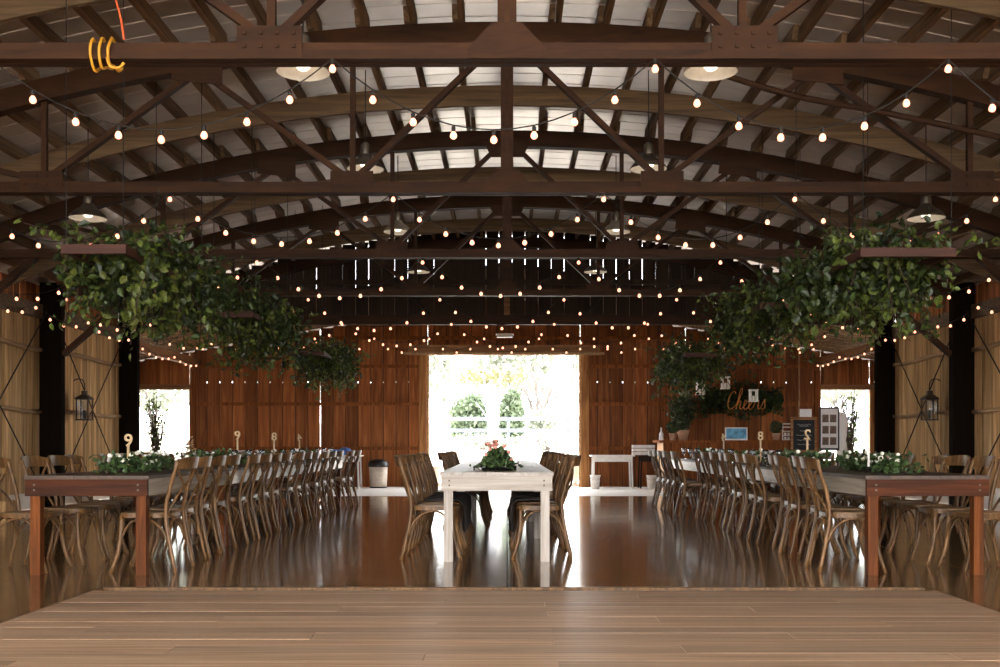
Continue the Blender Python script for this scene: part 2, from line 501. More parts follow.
# ------------------------------------------------------------------ trusses
TL = ['rust brown bowstring roof truss with a yellow cord coiled on its chord',
      'second bowstring roof truss from the dance floor, lamps hanging behind it',
      'third bowstring roof truss from the dance floor, in the middle of the hall',
      'fourth bowstring roof truss from the dance floor, braced to columns beside wall lanterns']
rivet_me = MB().box(-.011, .011, -.01, 0, -.011, .011).mesh('rivet', 'truss_brown')
def truss(i, yc):
    t = thing('roof_truss', TL[i], 'truss', (0, yc, ZC), 0, 'bowstring roof trusses')
    z = lambda w: w - ZC
    bc = MB().box(-7.1, 7.1, -.055, .055, .055, .105).build('bottom_chord', 'truss_brown', t)
    MB().box(-7.0, 7.0, -.075, -.005, 0, .055).build('chord_angle', 'truss_brown', bc)
    MB().box(-7.0, 7.0, .012, .075, 0, .055).build('chord_angle', 'truss_brown', bc)
    # top chord
    b = MB(); pts = []; wv = []; tv = []
    for k in range(31):
        a = -.402 + .804 * k / 30; rm = (R_CH0 + R_CH1) / 2
        pts.append((math.sin(a) * rm, 0, ARC_Z + math.cos(a) * rm - ZC))
        wv.append((math.sin(a) * .1, 0, math.cos(a) * .1)); tv.append((0, .065, 0))
    b.ribbon(pts, wv, tv); b.build('top_chord', 'truss_brown', t)
    tz = lambda X: arc(X, R_CH0) - ZC + .06
    kp = MB().box(-.058, .058, -.05, .05, .1, tz(0)).build('king_post', 'truss_brown', t)
    MB().box(-.016, .016, -.062, -.05, .12, tz(0)).build('post_rib', 'truss_brown', kp)
    pc = [1.45, 4.35]; pa = [0, 2.9, 5.75]
    for s in (-1, 1):
        for (a, c, w) in ((0.12, 1.45, .075), (2.9, 1.45, .075), (2.9, 4.35, .075), (5.75, 4.35, .065)):
            MB().bar((s * a, 0, tz(a) - .06), (s * c, 0, .12), .05, w, (0, 1, 0)).build('web_member', 'truss_brown', t)
        for X in pc:
            MB().bar((s * X, 0, .1), (s * X, 0, tz(X)), .05, .05, (0, 1, 0)).build('vertical_strut', 'truss_brown', t)
        for X in pc:
            gp = MB().prism([(s * X - .2, .0), (s * X + .2, .0), (s * X + .2, .2), (s * X - .2, .2)], -.078, -.066).build('gusset_plate', 'truss_brown', t)
            for rx in (-.15, -.05, .05, .15):
                for rz_ in (.075, .155):
                    link('rivet', rivet_me, gp, (s * X + rx, -.078, rz_))
        X = 2.9
        gp = MB().prism([(s * X - .22, tz(X - .2) - .0), (s * X - .24, tz(X) - .17), (s * X + .24, tz(X) - .22), (s * X + .24, tz(X + .2))], -.078, -.066).build('gusset_plate', 'truss_brown', t)
    MB().prism([(-.24, .0), (.24, .0), (.24, .06), (.09, .22), (-.09, .22), (-.24, .06)], -.082, -.066).build('gusset_plate', 'truss_brown', t)
    MB().prism([(-.2, tz(0) - .2), (.2, tz(0) - .2), (.3, tz(0)), (-.3, tz(0))], -.078, -.066).build('gusset_plate', 'truss_brown', t)
    return t
for i, yy in enumerate(TR): truss(i, yy)

# ------------------------------------------------------------------ side walls
WALLN = {-1: 'wall_left', 1: 'wall_right'}
for s in (-1, 1):
    w = sroot(WALLN[s], (s * HW, 0, 0))
    y = 0.06; bw = .2
    lo = [MB().box(-.015 + dx, .015 + dx, 0.006, bw - .006, 0.22, 3.05).mesh('plank', 'grey_board') for dx in (-.004, 0, .004)]
    up = [MB().box(-.014, .014, .0, bw - g_, 0, .5).mesh('plank', 'barn_board') for g_ in (.014, .02, .028)]
    k = 0
    bt = MB().box(-.01, .01, -.03, .03, .2, 3.05).mesh('batten', 'dark_board')
    while y < YG - .05:
        link('plank', random.choice(lo), w, (0, y, 0))
        link('batten', bt, w, (s * .03, y, 0))
        link('plank', random.choice(up), w, (s * .02, y, 3.02))
        y += bw; k += 1
    # pale strip added for the white band along the wall foot
    MB().box(-.04, .1, 0, YG, 0, .24).build('foot_band', 'foot_band_white', w) if s < 0 else MB().box(-.1, .04, 0, YG, 0, .24).build('foot_band', 'foot_band_white', w)
    fr = [.1, 3.16] + TR + [YG]
    for bi in range(len(fr) - 1):
        y0, y1 = fr[bi], fr[bi + 1]
        for z, r in ((1.52, .035), (2.5, .038)):
            pts = [(-s * (.05 + .03 * math.sin(PI * t / 6)), y0 + .2 + (y1 - y0 - .3) * t / 6, z + .02 * math.sin(t * 1.3 + bi)) for t in range(7)]
            MB().tube(pts, r, 7).build('girt', 'pole_wood', w, smooth=True)
        MB().box(*sorted((-s * .02, -s * .09)), y0 + .1, y1 - .1, 2.98, 3.2).build('wall_plate', 'rib_wood', w)
        # crossed rods
        for (za, zb) in ((3.1, .1), (.1, 3.1)):
            MB().tube([(-s * .16, y0 + .1, za), (-s * .16, y1 - .1, zb)], .011, 6).build('brace_rod', 'rod_iron', w)
    for yy in [.1, 3.16] + TR + [YG]:
        cb = MB().box(*sorted((-s * .02, -s * .37)), -.07, .07, 0, 3.56).build('column', 'column_wood', w, (0, yy, 0))
        if TR[0] <= yy < YG:
            MB().bar((-s * .37, yy, 2.42), (-s * 1.45, yy, 3.36), .08, .1, (0, 1, 0)).build('knee_brace', 'truss_brown', w)

# ------------------------------------------------------------------ gable wall over the annex opening
EZ, SL = 3.15, .175                    # roof height at |X| = 7.2 and slope
def az(X): return EZ + SL * (7.2 - abs(X))
gw = sroot('wall_gable', (0, YG, 0))
x = -7.15; bw = .25
while x < 7.1:
    xc = x + bw / 2; g_ = random.choice([.0, .003, .004, .006, .009])
    z1 = min(arc(x, R_PU), arc(x + bw, R_PU)) - .005
    if z1 > 3.4:
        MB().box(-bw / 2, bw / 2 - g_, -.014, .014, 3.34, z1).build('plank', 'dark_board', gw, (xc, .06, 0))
    x += bw
for s in (-1, 1):
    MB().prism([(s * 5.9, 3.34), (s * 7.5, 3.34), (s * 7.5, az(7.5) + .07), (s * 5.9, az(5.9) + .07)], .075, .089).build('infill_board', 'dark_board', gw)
MB().box(-7.2, 7.2, -.06, .04, 3.28, 3.46).build('header_beam', 'truss_brown', gw)
MB().box(-7.0, 7.0, -.005, .045, 4.05, 4.15).build('girt', 'dark_board', gw)
MB().box(-.058, .058, -.06, .03, 3.46, 4.8).build('king_post', 'beam_wood', gw)
for s in (-1, 1):
    MB().bar((s * 1.45, -.02, 3.46), (s * 2.6, -.02, 4.6), .05, .08, (0, 1, 0)).build('web_member', 'dark_board', gw)
arch('arched_rib', 'truss_brown', gw, -.03, .1, R_CH0, R_CH1, .39)

# ------------------------------------------------------------------ annex behind: roof, end wall, side closures
an = sroot('ceiling_annex')
for s in (-1, 1):
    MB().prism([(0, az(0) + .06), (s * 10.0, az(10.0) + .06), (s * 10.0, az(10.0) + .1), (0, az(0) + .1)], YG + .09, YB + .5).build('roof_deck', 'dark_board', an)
    y = YG + .3
    while y < YB:
        MB().prism([(0, az(0)), (s * 9.6, az(9.6)), (s * 9.6, az(9.6) + .05), (0, az(0) + .05)], -.035, .035).build('slat', 'pole_wood', an, (0, y, 0))
        y += .32
    MB().box(s * 7.2 - .07, s * 7.2 + .07, YG + .09, YB - .06, 2.8, 2.98).build('side_beam', 'beam_wood', an)

bwall = sroot('wall_back', (0, YB, 0))
DX0, DX1, DZ = -1.84, 1.70, 3.09
OPN = [(-8.55, -7.37, 2.26), (7.28, 8.42, 2.26)]
x = -9.6; bw = .2925; j = 0
while x < 9.55:
    xa, xb = x, x + bw
    z1 = az(max(abs(xa), abs(xb))) + .04
    pieces = [(xa, xb, 0.0)]
    for (a, b_, zt) in [(DX0, DX1, DZ)] + OPN:
        if xb > a and xa < b_:
            pieces = []
            if xa < a: pieces.append((xa, a, 0.0))
            if xb > b_: pieces.append((b_, xb, 0.0))
            pieces.append((max(xa, a), min(xb, b_), zt))
    for (a, b_, z0) in pieces:
        if b_ - a < .02: continue
        MB().box(-(b_ - a) / 2 + .008, (b_ - a) / 2 - .008, -.012 + random.uniform(-.005, .005), .014, z0, z1).build('plank', 'barn_board', bwall, ((a + b_) / 2, 0, 0))
    inside = any(a - .05 < xa < b_ + .05 for (a, b_, zt) in [(DX0, DX1, DZ)] + OPN)
    if not inside and j not in (18, 47):
        MB().box(-.03, .03, .016, .032, 0, 2.42).build('batten', 'dark_board', bwall, (xa, 0, 0))
    if j not in (18, 47):
        zt_ = [zt for (a, b_, zt) in [(DX0, DX1, DZ)] + OPN if a - .05 < xa < b_ + .05]
        MB().box(-.03, .03, .016, .032, (zt_[0] + .03 if zt_ else 2.45), az(xa)).build('batten', 'dark_board', bwall, (xa, 0, 0))
    x += bw; j += 1
for (xa, xb) in ((-7.3, DX0 - .18), (DX1 + .18, 7.2)):
    for z in (.9, 1.93, 2.8):
        MB().box(xa, xb, -.07, -.016, z - .04, z + .04).build('girt', 'bar_wood', bwall)
MB().box(-7.2, 7.2, -.06, -.018, 3.42, 3.5).build('girt', 'bar_wood', bwall)
for sx in (-7.28, 7.2):
    MB().box(sx - .06, sx + .06, -.1, -.016, 0, 2.7).build('post', 'bar_wood', bwall)

tr = sroot('door_1', (0, YB, 0))
for xa in (DX0 - .2, DX1 + .02):
    MB().box(xa, xa + .18, -.1, -.018, 0, 3.05).build('jamb', 'jamb_wood', tr)
MB().box(DX0 - .45, DX1 + .45, -.12, -.018, DZ - .03, DZ + .2).build('lintel', 'beam_wood', tr)
MB().box(DX0 - .55, DX1 + .55, -.16, -.12, DZ - .02, DZ + .03).build('track_rail', 'pole_wood', tr)
MB().box(DX0 - .02, DX0 + .03, -.04, .06, 0, DZ - .03).build('door_edge', 'pole_wood', tr)
MB().box(DX1 - .03, DX1 + .02, -.04, .06, 0, DZ - .03).build('door_edge', 'pole_wood', tr)
for n_, (a, b_, zt) in enumerate(OPN):
    t = sroot('window_%d' % (n_ + 1), (0, YB, 0))
    MB().box(a - .1, b_ + .1, -.05, -.018, zt, zt + .12).build('lintel', 'beam_wood', t)
    MB().box(a - .1, a, -.05, .05, 0, zt).build('jamb', 'jamb_wood', t)
    MB().box(b_, b_ + .1, -.05, .05, 0, zt).build('jamb', 'jamb_wood', t)
    MB().box(a, b_, -.06, .06, 0, .62).build('sill_board', 'beam_wood', t)
for s, nm in ((-1, 'wall_annex_left'), (1, 'wall_annex_right')):
    w = sroot(nm, (s * 9.62, YG, 0))
    for k in range(15):
        MB().box(-.015, .015, .002, .296, 0, az(9.62) + .03).build('plank', 'barn_board', w, (0, k * .298, 0))
    for k in range(8):
        MB().box(.002, .298, -.015, .015, 0, az(9.0) + .03).build('plank', 'barn_board', w, ((-s * 2.4 if s > 0 else 0) + k * .3, .03, 0))

# ------------------------------------------------------------------ string lights
bulb_me = MB().lathe([(0.001, -.040), (.010, -.038), (.018, -.031), (.0215, -.020), (.019, -.008), (.012, .002), (.010, .008)], 10).mesh('bulb', 'bulb_glow', True)
sock_me = MB().lathe([(.0115, .006), (.0125, .014), (.0125, .036), (.006, .044)], 8).mesh('socket', 'dark_cord', True)
def string_light(label, spans, group='festoon bulb strings', pitch=.25):
    """spans: list of (p0, p1, sag)"""
    p_first = Vector(spans[0][0])
    t = thing('string_light', label, 'string lights', p_first, 0, group)
    cord = []
    for (p0, p1, sag) in spans:
        p0 = Vector(p0) - p_first; p1 = Vector(p1) - p_first
        n = max(2, round((p1 - p0).length / pitch))
        for k in range(n * 2 + 1):
            u = k / (2 * n)
            p = p0.lerp(p1, u); p.z -= sag * 4 * u * (1 - u)
            if k == 0 and cord: continue
            cord.append(p)
        for k in range(n):
            u = k / n; p = p0.lerp(p1, u); p.z -= sag * 4 * u * (1 - u)
            bo = link('bulb', bulb_me, t, p - Vector((0, 0, .045)))
            link('socket', sock_me, bo)
    MB().tube(cord, .0045, 5).build('cord', 'dark_cord', t)
    return t
AX = [-6.95, -5.1, -3.14, -1.06, .90, 2.68, 4.55, 6.3]
for i, yy in enumerate(TR + [YG]):
    spans = []
    for a, b_ in zip(AX, AX[1:]):
        j = random.uniform(-.06, .06) * (i > 1)
        spans.append(((a, yy - .1, ZC - .01), (b_, yy - .1, ZC - .01), .45 + random.uniform(-.04, .04)))
    nm = ['first roof truss from the dance floor', 'second roof truss from the dance floor', 'third roof truss from the dance floor',
          'fourth roof truss from the dance floor', 'header of the dark gable wall'][i]
    string_light('festoon string of warm globe bulbs swagged under the ' + nm, spans)
ax2 = [-7.0, -5.6, -4.2, -2.9, -1.7, -.5, .7, 1.9, 3.1, 4.4, 5.8, 7.0]
string_light('festoon string of warm globe bulbs swagged above the barn doorway', [((a, 23.6, 3.36), (b_, 23.6, 3.36), .3) for a, b_ in zip(ax2, ax2[1:])], pitch=.32)
for s, nm in ((-1, 'opposite the bar'), (1, 'on the bar side')):
    pts = [10.3, 12.2, 14.2, 16.0, 18.0, 20.4]
    string_light('festoon string of warm globe bulbs along the plank side wall ' + nm, [((s * 6.98, a, 3.08), (s * 6.98, b_, 3.08), .16) for a, b_ in zip(pts, pts[1:])], pitch=.5)
    string_light('short festoon string of bulbs along the annex roof beam ' + nm, [((s * 7.05, 20.9, 2.9), (s * 7.05, 22.9, 2.9), .1), ((s * 7.05, 22.9, 2.9), (s * 7.05, 24.9, 2.9), .1)], pitch=.4)

# ------------------------------------------------------------------ hanging high-bay lamps
def lamp(loc, label, dark=False):
    t = thing('pendant_lamp', label, 'lamp', loc, 0, 'dome pendant lamps under the roof')
    zr = arc(loc[0], R_PU) - loc[2] - .02
    sh = MB().lathe([(.20, 0), (.198, .012), (.175, .045), (.125, .09), (.075, .125), (.055, .16)], 20, caps=False).build('shade', 'lamp_shade_dark' if dark else 'lamp_shade', t, smooth=True)
    MB().lathe([(.197, .002), (.19, .012), (.165, .04), (.115, .083), (.06, .12), (.001, .13)], 20, caps=False).build('reflector', 'white_plastic', sh, smooth=True)
    MB().lathe([(.05, .15), (.055, .17), (.05, .26), (.02, .29)], 12).build('housing', 'lamp_shade_dark', t, smooth=True)
    MB().lathe([(.001, .015), (.035, .02), (.055, .045), (.05, .08), (.02, .12)], 12).build('bulb', 'lamp_glow', t, smooth=True)
    MB().tube([(0, 0, .28), (0, 0, zr)], .006, 5).build('cord', 'dark_cord', t)
for i, yy in enumerate((8.05, 11.6, 15.05, 18.55)):
    for s in (-1, 1):
        lamp((s * 1.52, yy, 3.77 if i == 0 else 3.95), 'dome pendant lamp near the ridge, %s from the dance floor, %s' % (ORD[i], 'bar side' if s > 0 else 'side opposite the bar'), i % 2 == 1)
for i, yy in enumerate((11.6, 15.05)):
    for s in (-1, 1):
        lamp((s * 4.5, yy, 3.42), 'dome pendant lamp low under the eaves, %s from the dance floor, %s' % (ORD[i], 'bar side' if s > 0 else 'side opposite the bar'), True)
t = thing('tube_light', 'flat white strip light hanging above the barn doorway', 'lamp', (-.05, 23.5, 3.32))
MB().box(-.17, .17, -.05, .05, 0, .05).build('diffuser', 'white_paint', t)
MB().box(-.19, .19, -.06, .06, .05, .08).build('housing', 'white_paint', t)
MB().tube([(0, 0, .08), (0, 0, .85)], .006, 5).build('cord', 'dark_cord', t)

# cords on the first truss
c = thing('extension_cord', 'yellow extension cord coiled around the chord of the first truss', 'cord', (-2.49, 6.66, ZC))
pts = []
for k in range(61):
    a = 2 * PI * k / 20
    pts.append((-.07 + .045 * k / 20 * 1.2 + .012 * math.sin(a), math.cos(a) * .1, .045 + math.sin(a) * (.085 + .02 * math.sin(k))))
MB().tube(pts, .009, 6).build('coil', 'yellow_cord', c, smooth=True)
MB().tube(catmull([(.06, -.1, -.0), (.08, -.1, -.055), (.13, -.09, -.06), (.16, -.09, -.03)], 5), .009, 6).build('tail', 'yellow_cord', c, smooth=True)
tag(MB().tube(catmull([(-2.34, 6.6, 3.47), (-2.36, 6.6, 3.6), (-2.40, 6.6, 3.8), (-2.36, 6.6, 4.1), (-2.42, 6.6, 4.5)], 5), .007, 6).build('power_cord', 'orange_cord', smooth=True),
    'orange power cord hanging down to the first truss chord', 'cord')
tag(MB().tube(catmull([(1.75, 10.0, 4.5), (2.6, 9.95, 4.22), (3.4, 9.9, 4.05), (4.4, 9.85, 3.82), (5.3, 9.8, 3.6), (6.9, 9.8, 3.42)], 5), .028, 7).build('conduit_pipe', 'truss_brown', smooth=True),
    'long brown pipe slanting down across the second truss on the bar side', 'pipe')

# ------------------------------------------------------------------ hanging greenery
def greenery(s, y0, y1, w, zb, label, n, seed, near=False):
    rng = np.random.default_rng(seed)
    xc = s * 3.18; L_ = y1 - y0
    t = thing('hanging_greenery', label, 'greenery', (xc, y0, zb), 0, 'greenery boards hung over the side tables')
    MB().box(-w / 2, w / 2, 0, .05, -.035, .035).build('board', 'hang_board', t)
    MB().box(-w / 2, w / 2, L_ - .05, L_, -.035, .035).build('board', 'hang_board', t)
    for sx in (-w / 2 + .03, w / 2 - .03):
        MB().box(sx - .025, sx + .025, .05, L_ - .05, -.03, .03).build('side_rail', 'hang_board', t)
    for sx in (-w / 2 + .03, w / 2 - .03):
        for yy in (.03, L_ - .03):
            zr = arc(xc + sx, R_PU) - zb - .03
            MB().tube([(sx, yy, .035), (sx, yy, zr)], .004, 4).build('wire', 'dark_cord', t)
    # clumps
    P = []
    nc = 26
    for k in range(nc):
        c = np.array([rng.uniform(-w / 2 - .12, w / 2 + .16), rng.uniform(.35, L_ + .1), rng.normal(.02, .14)])
        m_ = n // nc
        P.append(c + rng.normal(size=(m_, 3)) * np.array([.13, .17, .12]))
    st = MB(); V = []
    for k in range(46):                                     # trailing vines
        x0 = rng.uniform(-w / 2 - .08, w / 2 + .12); yy = rng.uniform(.25, L_ + .1); ln = rng.uniform(.25, .62)
        dx, dy = rng.normal(0, .12), rng.normal(0, .12)
        q = [(x0 + dx * u + .03 * math.sin(5 * u + k), yy + dy * u, .03 - ln * u ** 1.2 + .06 * math.sin(PI * u)) for u in np.linspace(0, 1, 6)]
        st.tube(q, .004, 4)
        m_ = int(ln * 70)
        for j in range(m_):
            u = rng.uniform(0, 5); i0 = int(min(u, 4.99)); f = u - i0
            p = np.array(q[i0]) * (1 - f) + np.array(q[i0 + 1]) * f
            V.append(p + rng.normal(size=3) * .035)
    for k in range(26):                                     # sprays pointing up and out
        x0 = rng.uniform(-w / 2, w / 2); yy = rng.uniform(.05, L_); ln = rng.uniform(.2, .5)
        dx = rng.normal(0, .35)
        q = [(x0 + dx * u, yy + .1 * u, ln * u * (1 - .35 * u)) for u in np.linspace(0, 1, 5)]
        st.tube(q, .004, 4)
        for j in range(int(ln * 60)):
            u = rng.uniform(0, 4); i0 = int(min(u, 3.99)); f = u - i0
            V.append(np.array(q[i0]) * (1 - f) + np.array(q[i0 + 1]) * f + rng.normal(size=3) * .03)
    P = np.concatenate(P); V = np.array(V)
    st.build('stems', 'twig', t)['kind'] = 'stuff'
    o = link('foliage', leaves_mesh('foliage', P, rng.uniform(.05, .1, len(P)), 'leaf_deep', rng, .7), t); o['kind'] = 'stuff'
    o = link('trailing_foliage', leaves_mesh('trailing_foliage', V, rng.uniform(.045, .085, len(V)), 'leaf_green', rng, .9), t); o['kind'] = 'stuff'
    if near:
        pts = []
        for k in range(90):
            a = rng.uniform(0, 2 * PI)
            pts.append((rng.uniform(-w / 2 - .08, w / 2 + .1), rng.uniform(.3, L_ * .9), rng.uniform(-.45, .12)))
        leaf_objects(t, pts, rng.uniform(.08, .13, len(pts)), 'leaf_bright' if s < 0 else 'leaf_green', rng, 1.0)
greenery(-1, 8.3, 10.5, .5, 2.5, 'leafy vine board hung opposite the bar, above the table end by the dance floor', 2000, 1, True)
greenery(1, 8.55, 10.6, .76, 2.52, 'leafy vine board hung on the bar side, above the table end by the dance floor', 2000, 2, True)
greenery(-1, 12.5, 14.6, .5, 2.5, 'middle leafy vine board hung over the tables opposite the bar', 1800, 3)
greenery(1, 12.5, 14.6, .5, 2.6, 'middle leafy vine board hung over the bar side tables', 1800, 4)
greenery(-1, 17.3, 20.3, .5, 2.45, 'leafy vine board hung opposite the bar, closest to the end wall', 1700, 5)
greenery(1, 17.2, 20.4, .7, 2.42, 'leafy vine board hung on the bar side, closest to the end wall', 1900, 6)

# ------------------------------------------------------------------ chairs
def chair_proto():
    t = thing('crossback_chair', '', 'chair')
    # seat with rounded outline
    out = []
    for k in range(24):
        a = 2 * PI * k / 24
        cx, cy = math.cos(a), math.sin(a)
        e = .55
        px = math.copysign(abs(cx) ** e, cx) * (.205 + .015 * cy); py = math.copysign(abs(cy) ** e, cy) * .205 + .005
        out.append((px, py))
    def slab(sc, z0, z1):
        b = MB(); n = len(out)
        b.v += [(x * sc, y_ * sc, z0) for x, y_ in out] + [(x * sc, y_ * sc, z1) for x, y_ in out]
        b.f += [tuple(reversed(range(n))), tuple(range(n, 2 * n))]
        for i in range(n):
            j = (i + 1) % n; b.f.append((i, j, n + j, n + i))
        return b
    seat = slab(1.0, .425, .46).build('seat', 'chair_wood', t)
    slab(.86, .46, .464).build('cane_panel', 'seat_cane', seat)
    for s in (-1, 1):
        MB().tube(catmull([(s * .205, -.275, 0), (s * .196, -.225, .22), (s * .190, -.19, .45), (s * .198, -.22, .63), (s * .210, -.275, .80), (s * .212, -.295, .862)], 3),
                  [.0165] * 15 + [.013], 7).build('back_leg', 'chair_wood', t, smooth=True)
        MB().tube(catmull([(s * .178, .165, .44), (s * .186, .170, .28), (s * .196, .190, .14), (s * .214, .238, 0)], 3), [.018] * 7 + [.016, .015, .0145], 7).build('leg', 'chair_wood', t, smooth=True)
        # side arches
        MB().tube(catmull([(s * .192, .172, .22), (s * .190, .135, .33), (s * .188, .07, .40), (s * .188, 0, .418), (s * .188, -.08, .40), (s * .192, -.165, .33), (s * .195, -.215, .22)], 3), .0105, 6).build('arch_brace', 'chair_wood', t, smooth=True)
    for yy, lift in ((.178, 0), (-.205, 0)):
        MB().tube(catmull([(-.19, yy, .22), (-.155, yy, .33), (-.08, yy, .40), (0, yy, .418), (.08, yy, .40), (.155, yy, .33), (.19, yy, .22)], 3), .0105, 6).build('arch_brace', 'chair_wood', t, smooth=True)
    # top rail, bent and rolled
    pts = []; wv = []; tv = []
    for k in range(11):
        u = -1 + 2 * k / 10
        pts.append((u * .225, -.285 - .062 * (1 - u * u), .842 + .012 * (1 - u * u)))
        hgt = .047 * (1 - .25 * abs(u) ** 3)
        wv.append((0, -.2 * hgt, hgt)); tv.append((.004 * u, .011, 0))
    MB().ribbon(pts, wv, tv).build('top_rail', 'chair_wood', t)
    for s in (-1, 1):
        MB().tube(catmull([(-s * .192, -.285, .815), (-s * .12, -.285, .735), (0, -.262 - .012 * s, .645), (s * .10, -.235, .57), (s * .155, -.19, .455)], 4), .0105, 6).build('back_cross', 'chair_wood', t, smooth=True)
    return t
proto = chair_proto(); first = [True]
def place_chair(x, y, rz, label, group):
    o = proto if first[0] else copy_tree(proto)
    first[0] = False
    o.location = (x, y, 0); o.rotation_euler = (0, 0, rz); o['label'] = label; o['group'] = group
    return o
offL = [311.4, 298.2, 285, 278.4, 259.5, 244.5, 238, 232.2, 216, 209, 201.5, 180.5, 173, 166, 155, 148.3]
offR = [296, 288, 270, 264, 239, 231, 219.7, 214.5, 207.7, 196.5, 187.5, 163, 157.5, 152, 141.7, 137]
rj = lambda a: random.uniform(-a, a)
for s, offs, nm in ((-1, offL, 'tables opposite the bar'), (1, offR, 'bar-side tables')):
    for k in range(16):
        yc = 8.60 + 2.44 * (k // 4) + .535 * (k % 4)
        X = min(2.6, max(2.36, offs[k] * (yc + .22) / 1080))
        place_chair(s * (X + .29), yc, -s * PI / 2 + rj(.06), '%s crossback chair from the dance floor, aisle side of the %s' % (ORD[k], nm), 'chairs along the aisle side of the side tables')
    for k in range(16):
        yc = 8.60 + 2.44 * (k // 4) + .535 * (k % 4) + rj(.02)
        X = 4.04 + rj(.06)
        place_chair(s * (X - .29), yc, s * PI / 2 + rj(.12), '%s crossback chair from the dance floor, wall side of the %s' % (ORD[k], nm), 'chairs along the wall side of the side tables')
for k in range(12):
    yc = 9.55 + 2.44 * (k // 4) + .53 * (k % 4)
    X = -.63 + rj(.015) if k < 6 else -.47 + rj(.02)
    place_chair(X, yc, -PI / 2 + rj(.05), '%s crossback chair from the dance floor, white middle table, side opposite the bar' % ORD[k], 'chairs at the white middle table')
    X = .29 + rj(.01) - .003 * k
    place_chair(X, yc, PI / 2 + rj(.05), '%s crossback chair from the dance floor, white middle table, bar side' % ORD[k], 'chairs at the white middle table')

# ------------------------------------------------------------------ tables
def table(xc, y0, L_, w, label, group, kind):
    t = thing('farm_table', label, 'table', (xc, y0 + L_ / 2, 0), 0, group)
    top, endm, sidem, legm = {'brown': ('table_top_dark', 'table_brown', 'table_grey', 'table_brown_leg'),
                              'white': ('white_wash_long', 'white_wash', 'white_wash_long', 'white_wash_leg'),
                              'pale': ('table_top_dark', 'white_wash', 'white_wash_long', 'table_brown_leg')}[kind]
    npk = 5; pw = w / npk
    for k in range(npk):
        MB().box(-pw / 2 + .0015, pw / 2 - .0015, -L_ / 2 + .004, L_ / 2 - .004, .733, .76 + rj(.001)).build('top_plank', top, t, (-w / 2 + pw * (k + .5), 0, 0))
    a = w / 2 - .012; e = L_ / 2 - .02
    for s in (-1, 1):
        ap = MB().box(-a, a, -.018, .018, .605, .732).build('end_apron', endm, t, (0, s * e, 0))
        for bx in (-a + .07, a - .07):
            for bz in (.65, .69):
                MB().box(bx - .007, bx + .007, -.022 if s < 0 else .018, -.018 if s < 0 else .022, bz - .007, bz + .007).build('bolt', 'grey_wire', ap)
        MB().box(-.018, .018, -e + .02, e - .02, .605, .732).build('side_apron', sidem, t, (s * (a - .02), 0, 0))
    for sx in (-1, 1):
        for sy in (-1, 1):
            MB().box(-.038, .038, -.038, .038, 0, .732).build('leg', legm, t, (sx * (a - .06), sy * (e - .06), 0))
    return t
for s, nm in ((-1, 'row opposite the bar'), (1, 'row on the bar side')):
    for k in range(4):
        lab = ('dark brown farm table by the dance floor, %s' % nm) if k == 0 else ('%s farm table from the dance floor, pale side boards, %s' % (ORD[k], nm))
        table(s * 3.19, 8.18 + 2.44 * k, 2.43, .95, lab, 'long side tables', 'brown' if k == 0 else 'pale')
for k in range(3):
    table(-.0875, 9.12 + 2.44 * k, 2.43, .965, '%s whitewashed farm table from the dance floor, middle row facing the doorway' % ORD[k], 'middle tables', 'white')

# ------------------------------------------------------------------ things on the tables
def flower_blob(b, c, r):
    b.lathe([(.001, -r), (r * .8, -r * .5), (r, 0), (r * .75, r * .6), (.001, r * .85)], 7, c)
def garland(xc, y0, y1, label, seed, hw=.13, hh=.1, n=420, flowers=14, fm='flower_white', group='table garlands', gm='leaf_garland'):
    rng = np.random.default_rng(seed)
    t = thing('garland', label, 'garland', (xc, (y0 + y1) / 2, .762), 0, group)
    L_ = (y1 - y0) / 2
    P = np.stack([rng.normal(0, hw * .5, n).clip(-hw * 1.4, hw * 1.4), rng.uniform(-L_, L_, n), np.abs(rng.normal(.03, hh * .5, n)).clip(0, hh * 1.1) + .012], 1)
    MB().tube([(0, -L_, .012), (.01, 0, .012), (0, L_, .012)], .009, 5).build('stem', 'twig', t)
    me = leaves_mesh('foliage', P, rng.uniform(.035, .07, n), gm, rng, -.1)
    o = link('foliage', me, t); o['kind'] = 'stuff'
    # keep it above the table
    vz = np.array([v.co.z for v in me.vertices]);
    for v in me.vertices:
        if v.co.z < .002: v.co.z = .002
    for k in range(flowers):
        b = MB(); r = float(rng.uniform(.014, .026))
        flower_blob(b, (0, 0, 0), r)
        b.build('flower', fm, t, (float(rng.normal(0, hw * .5)), float(rng.uniform(-L_ * .95, L_ * .95)), float(rng.uniform(.06, hh + .05))), smooth=True)
    return t
sd = 50
for s, nm in ((-1, 'row opposite the bar'), (1, 'row on the bar side')):
    for k in range(4):
        sd += 1
        garland(s * 3.17, 8.55 + 2.44 * k, 10.1 + 2.44 * k, 'white-flowered garland on the %s table from the dance floor, %s' % (ORD[k], nm), sd,
                .17, .12, 520 if k < 2 else 300, 26 if k < 1 else 8)
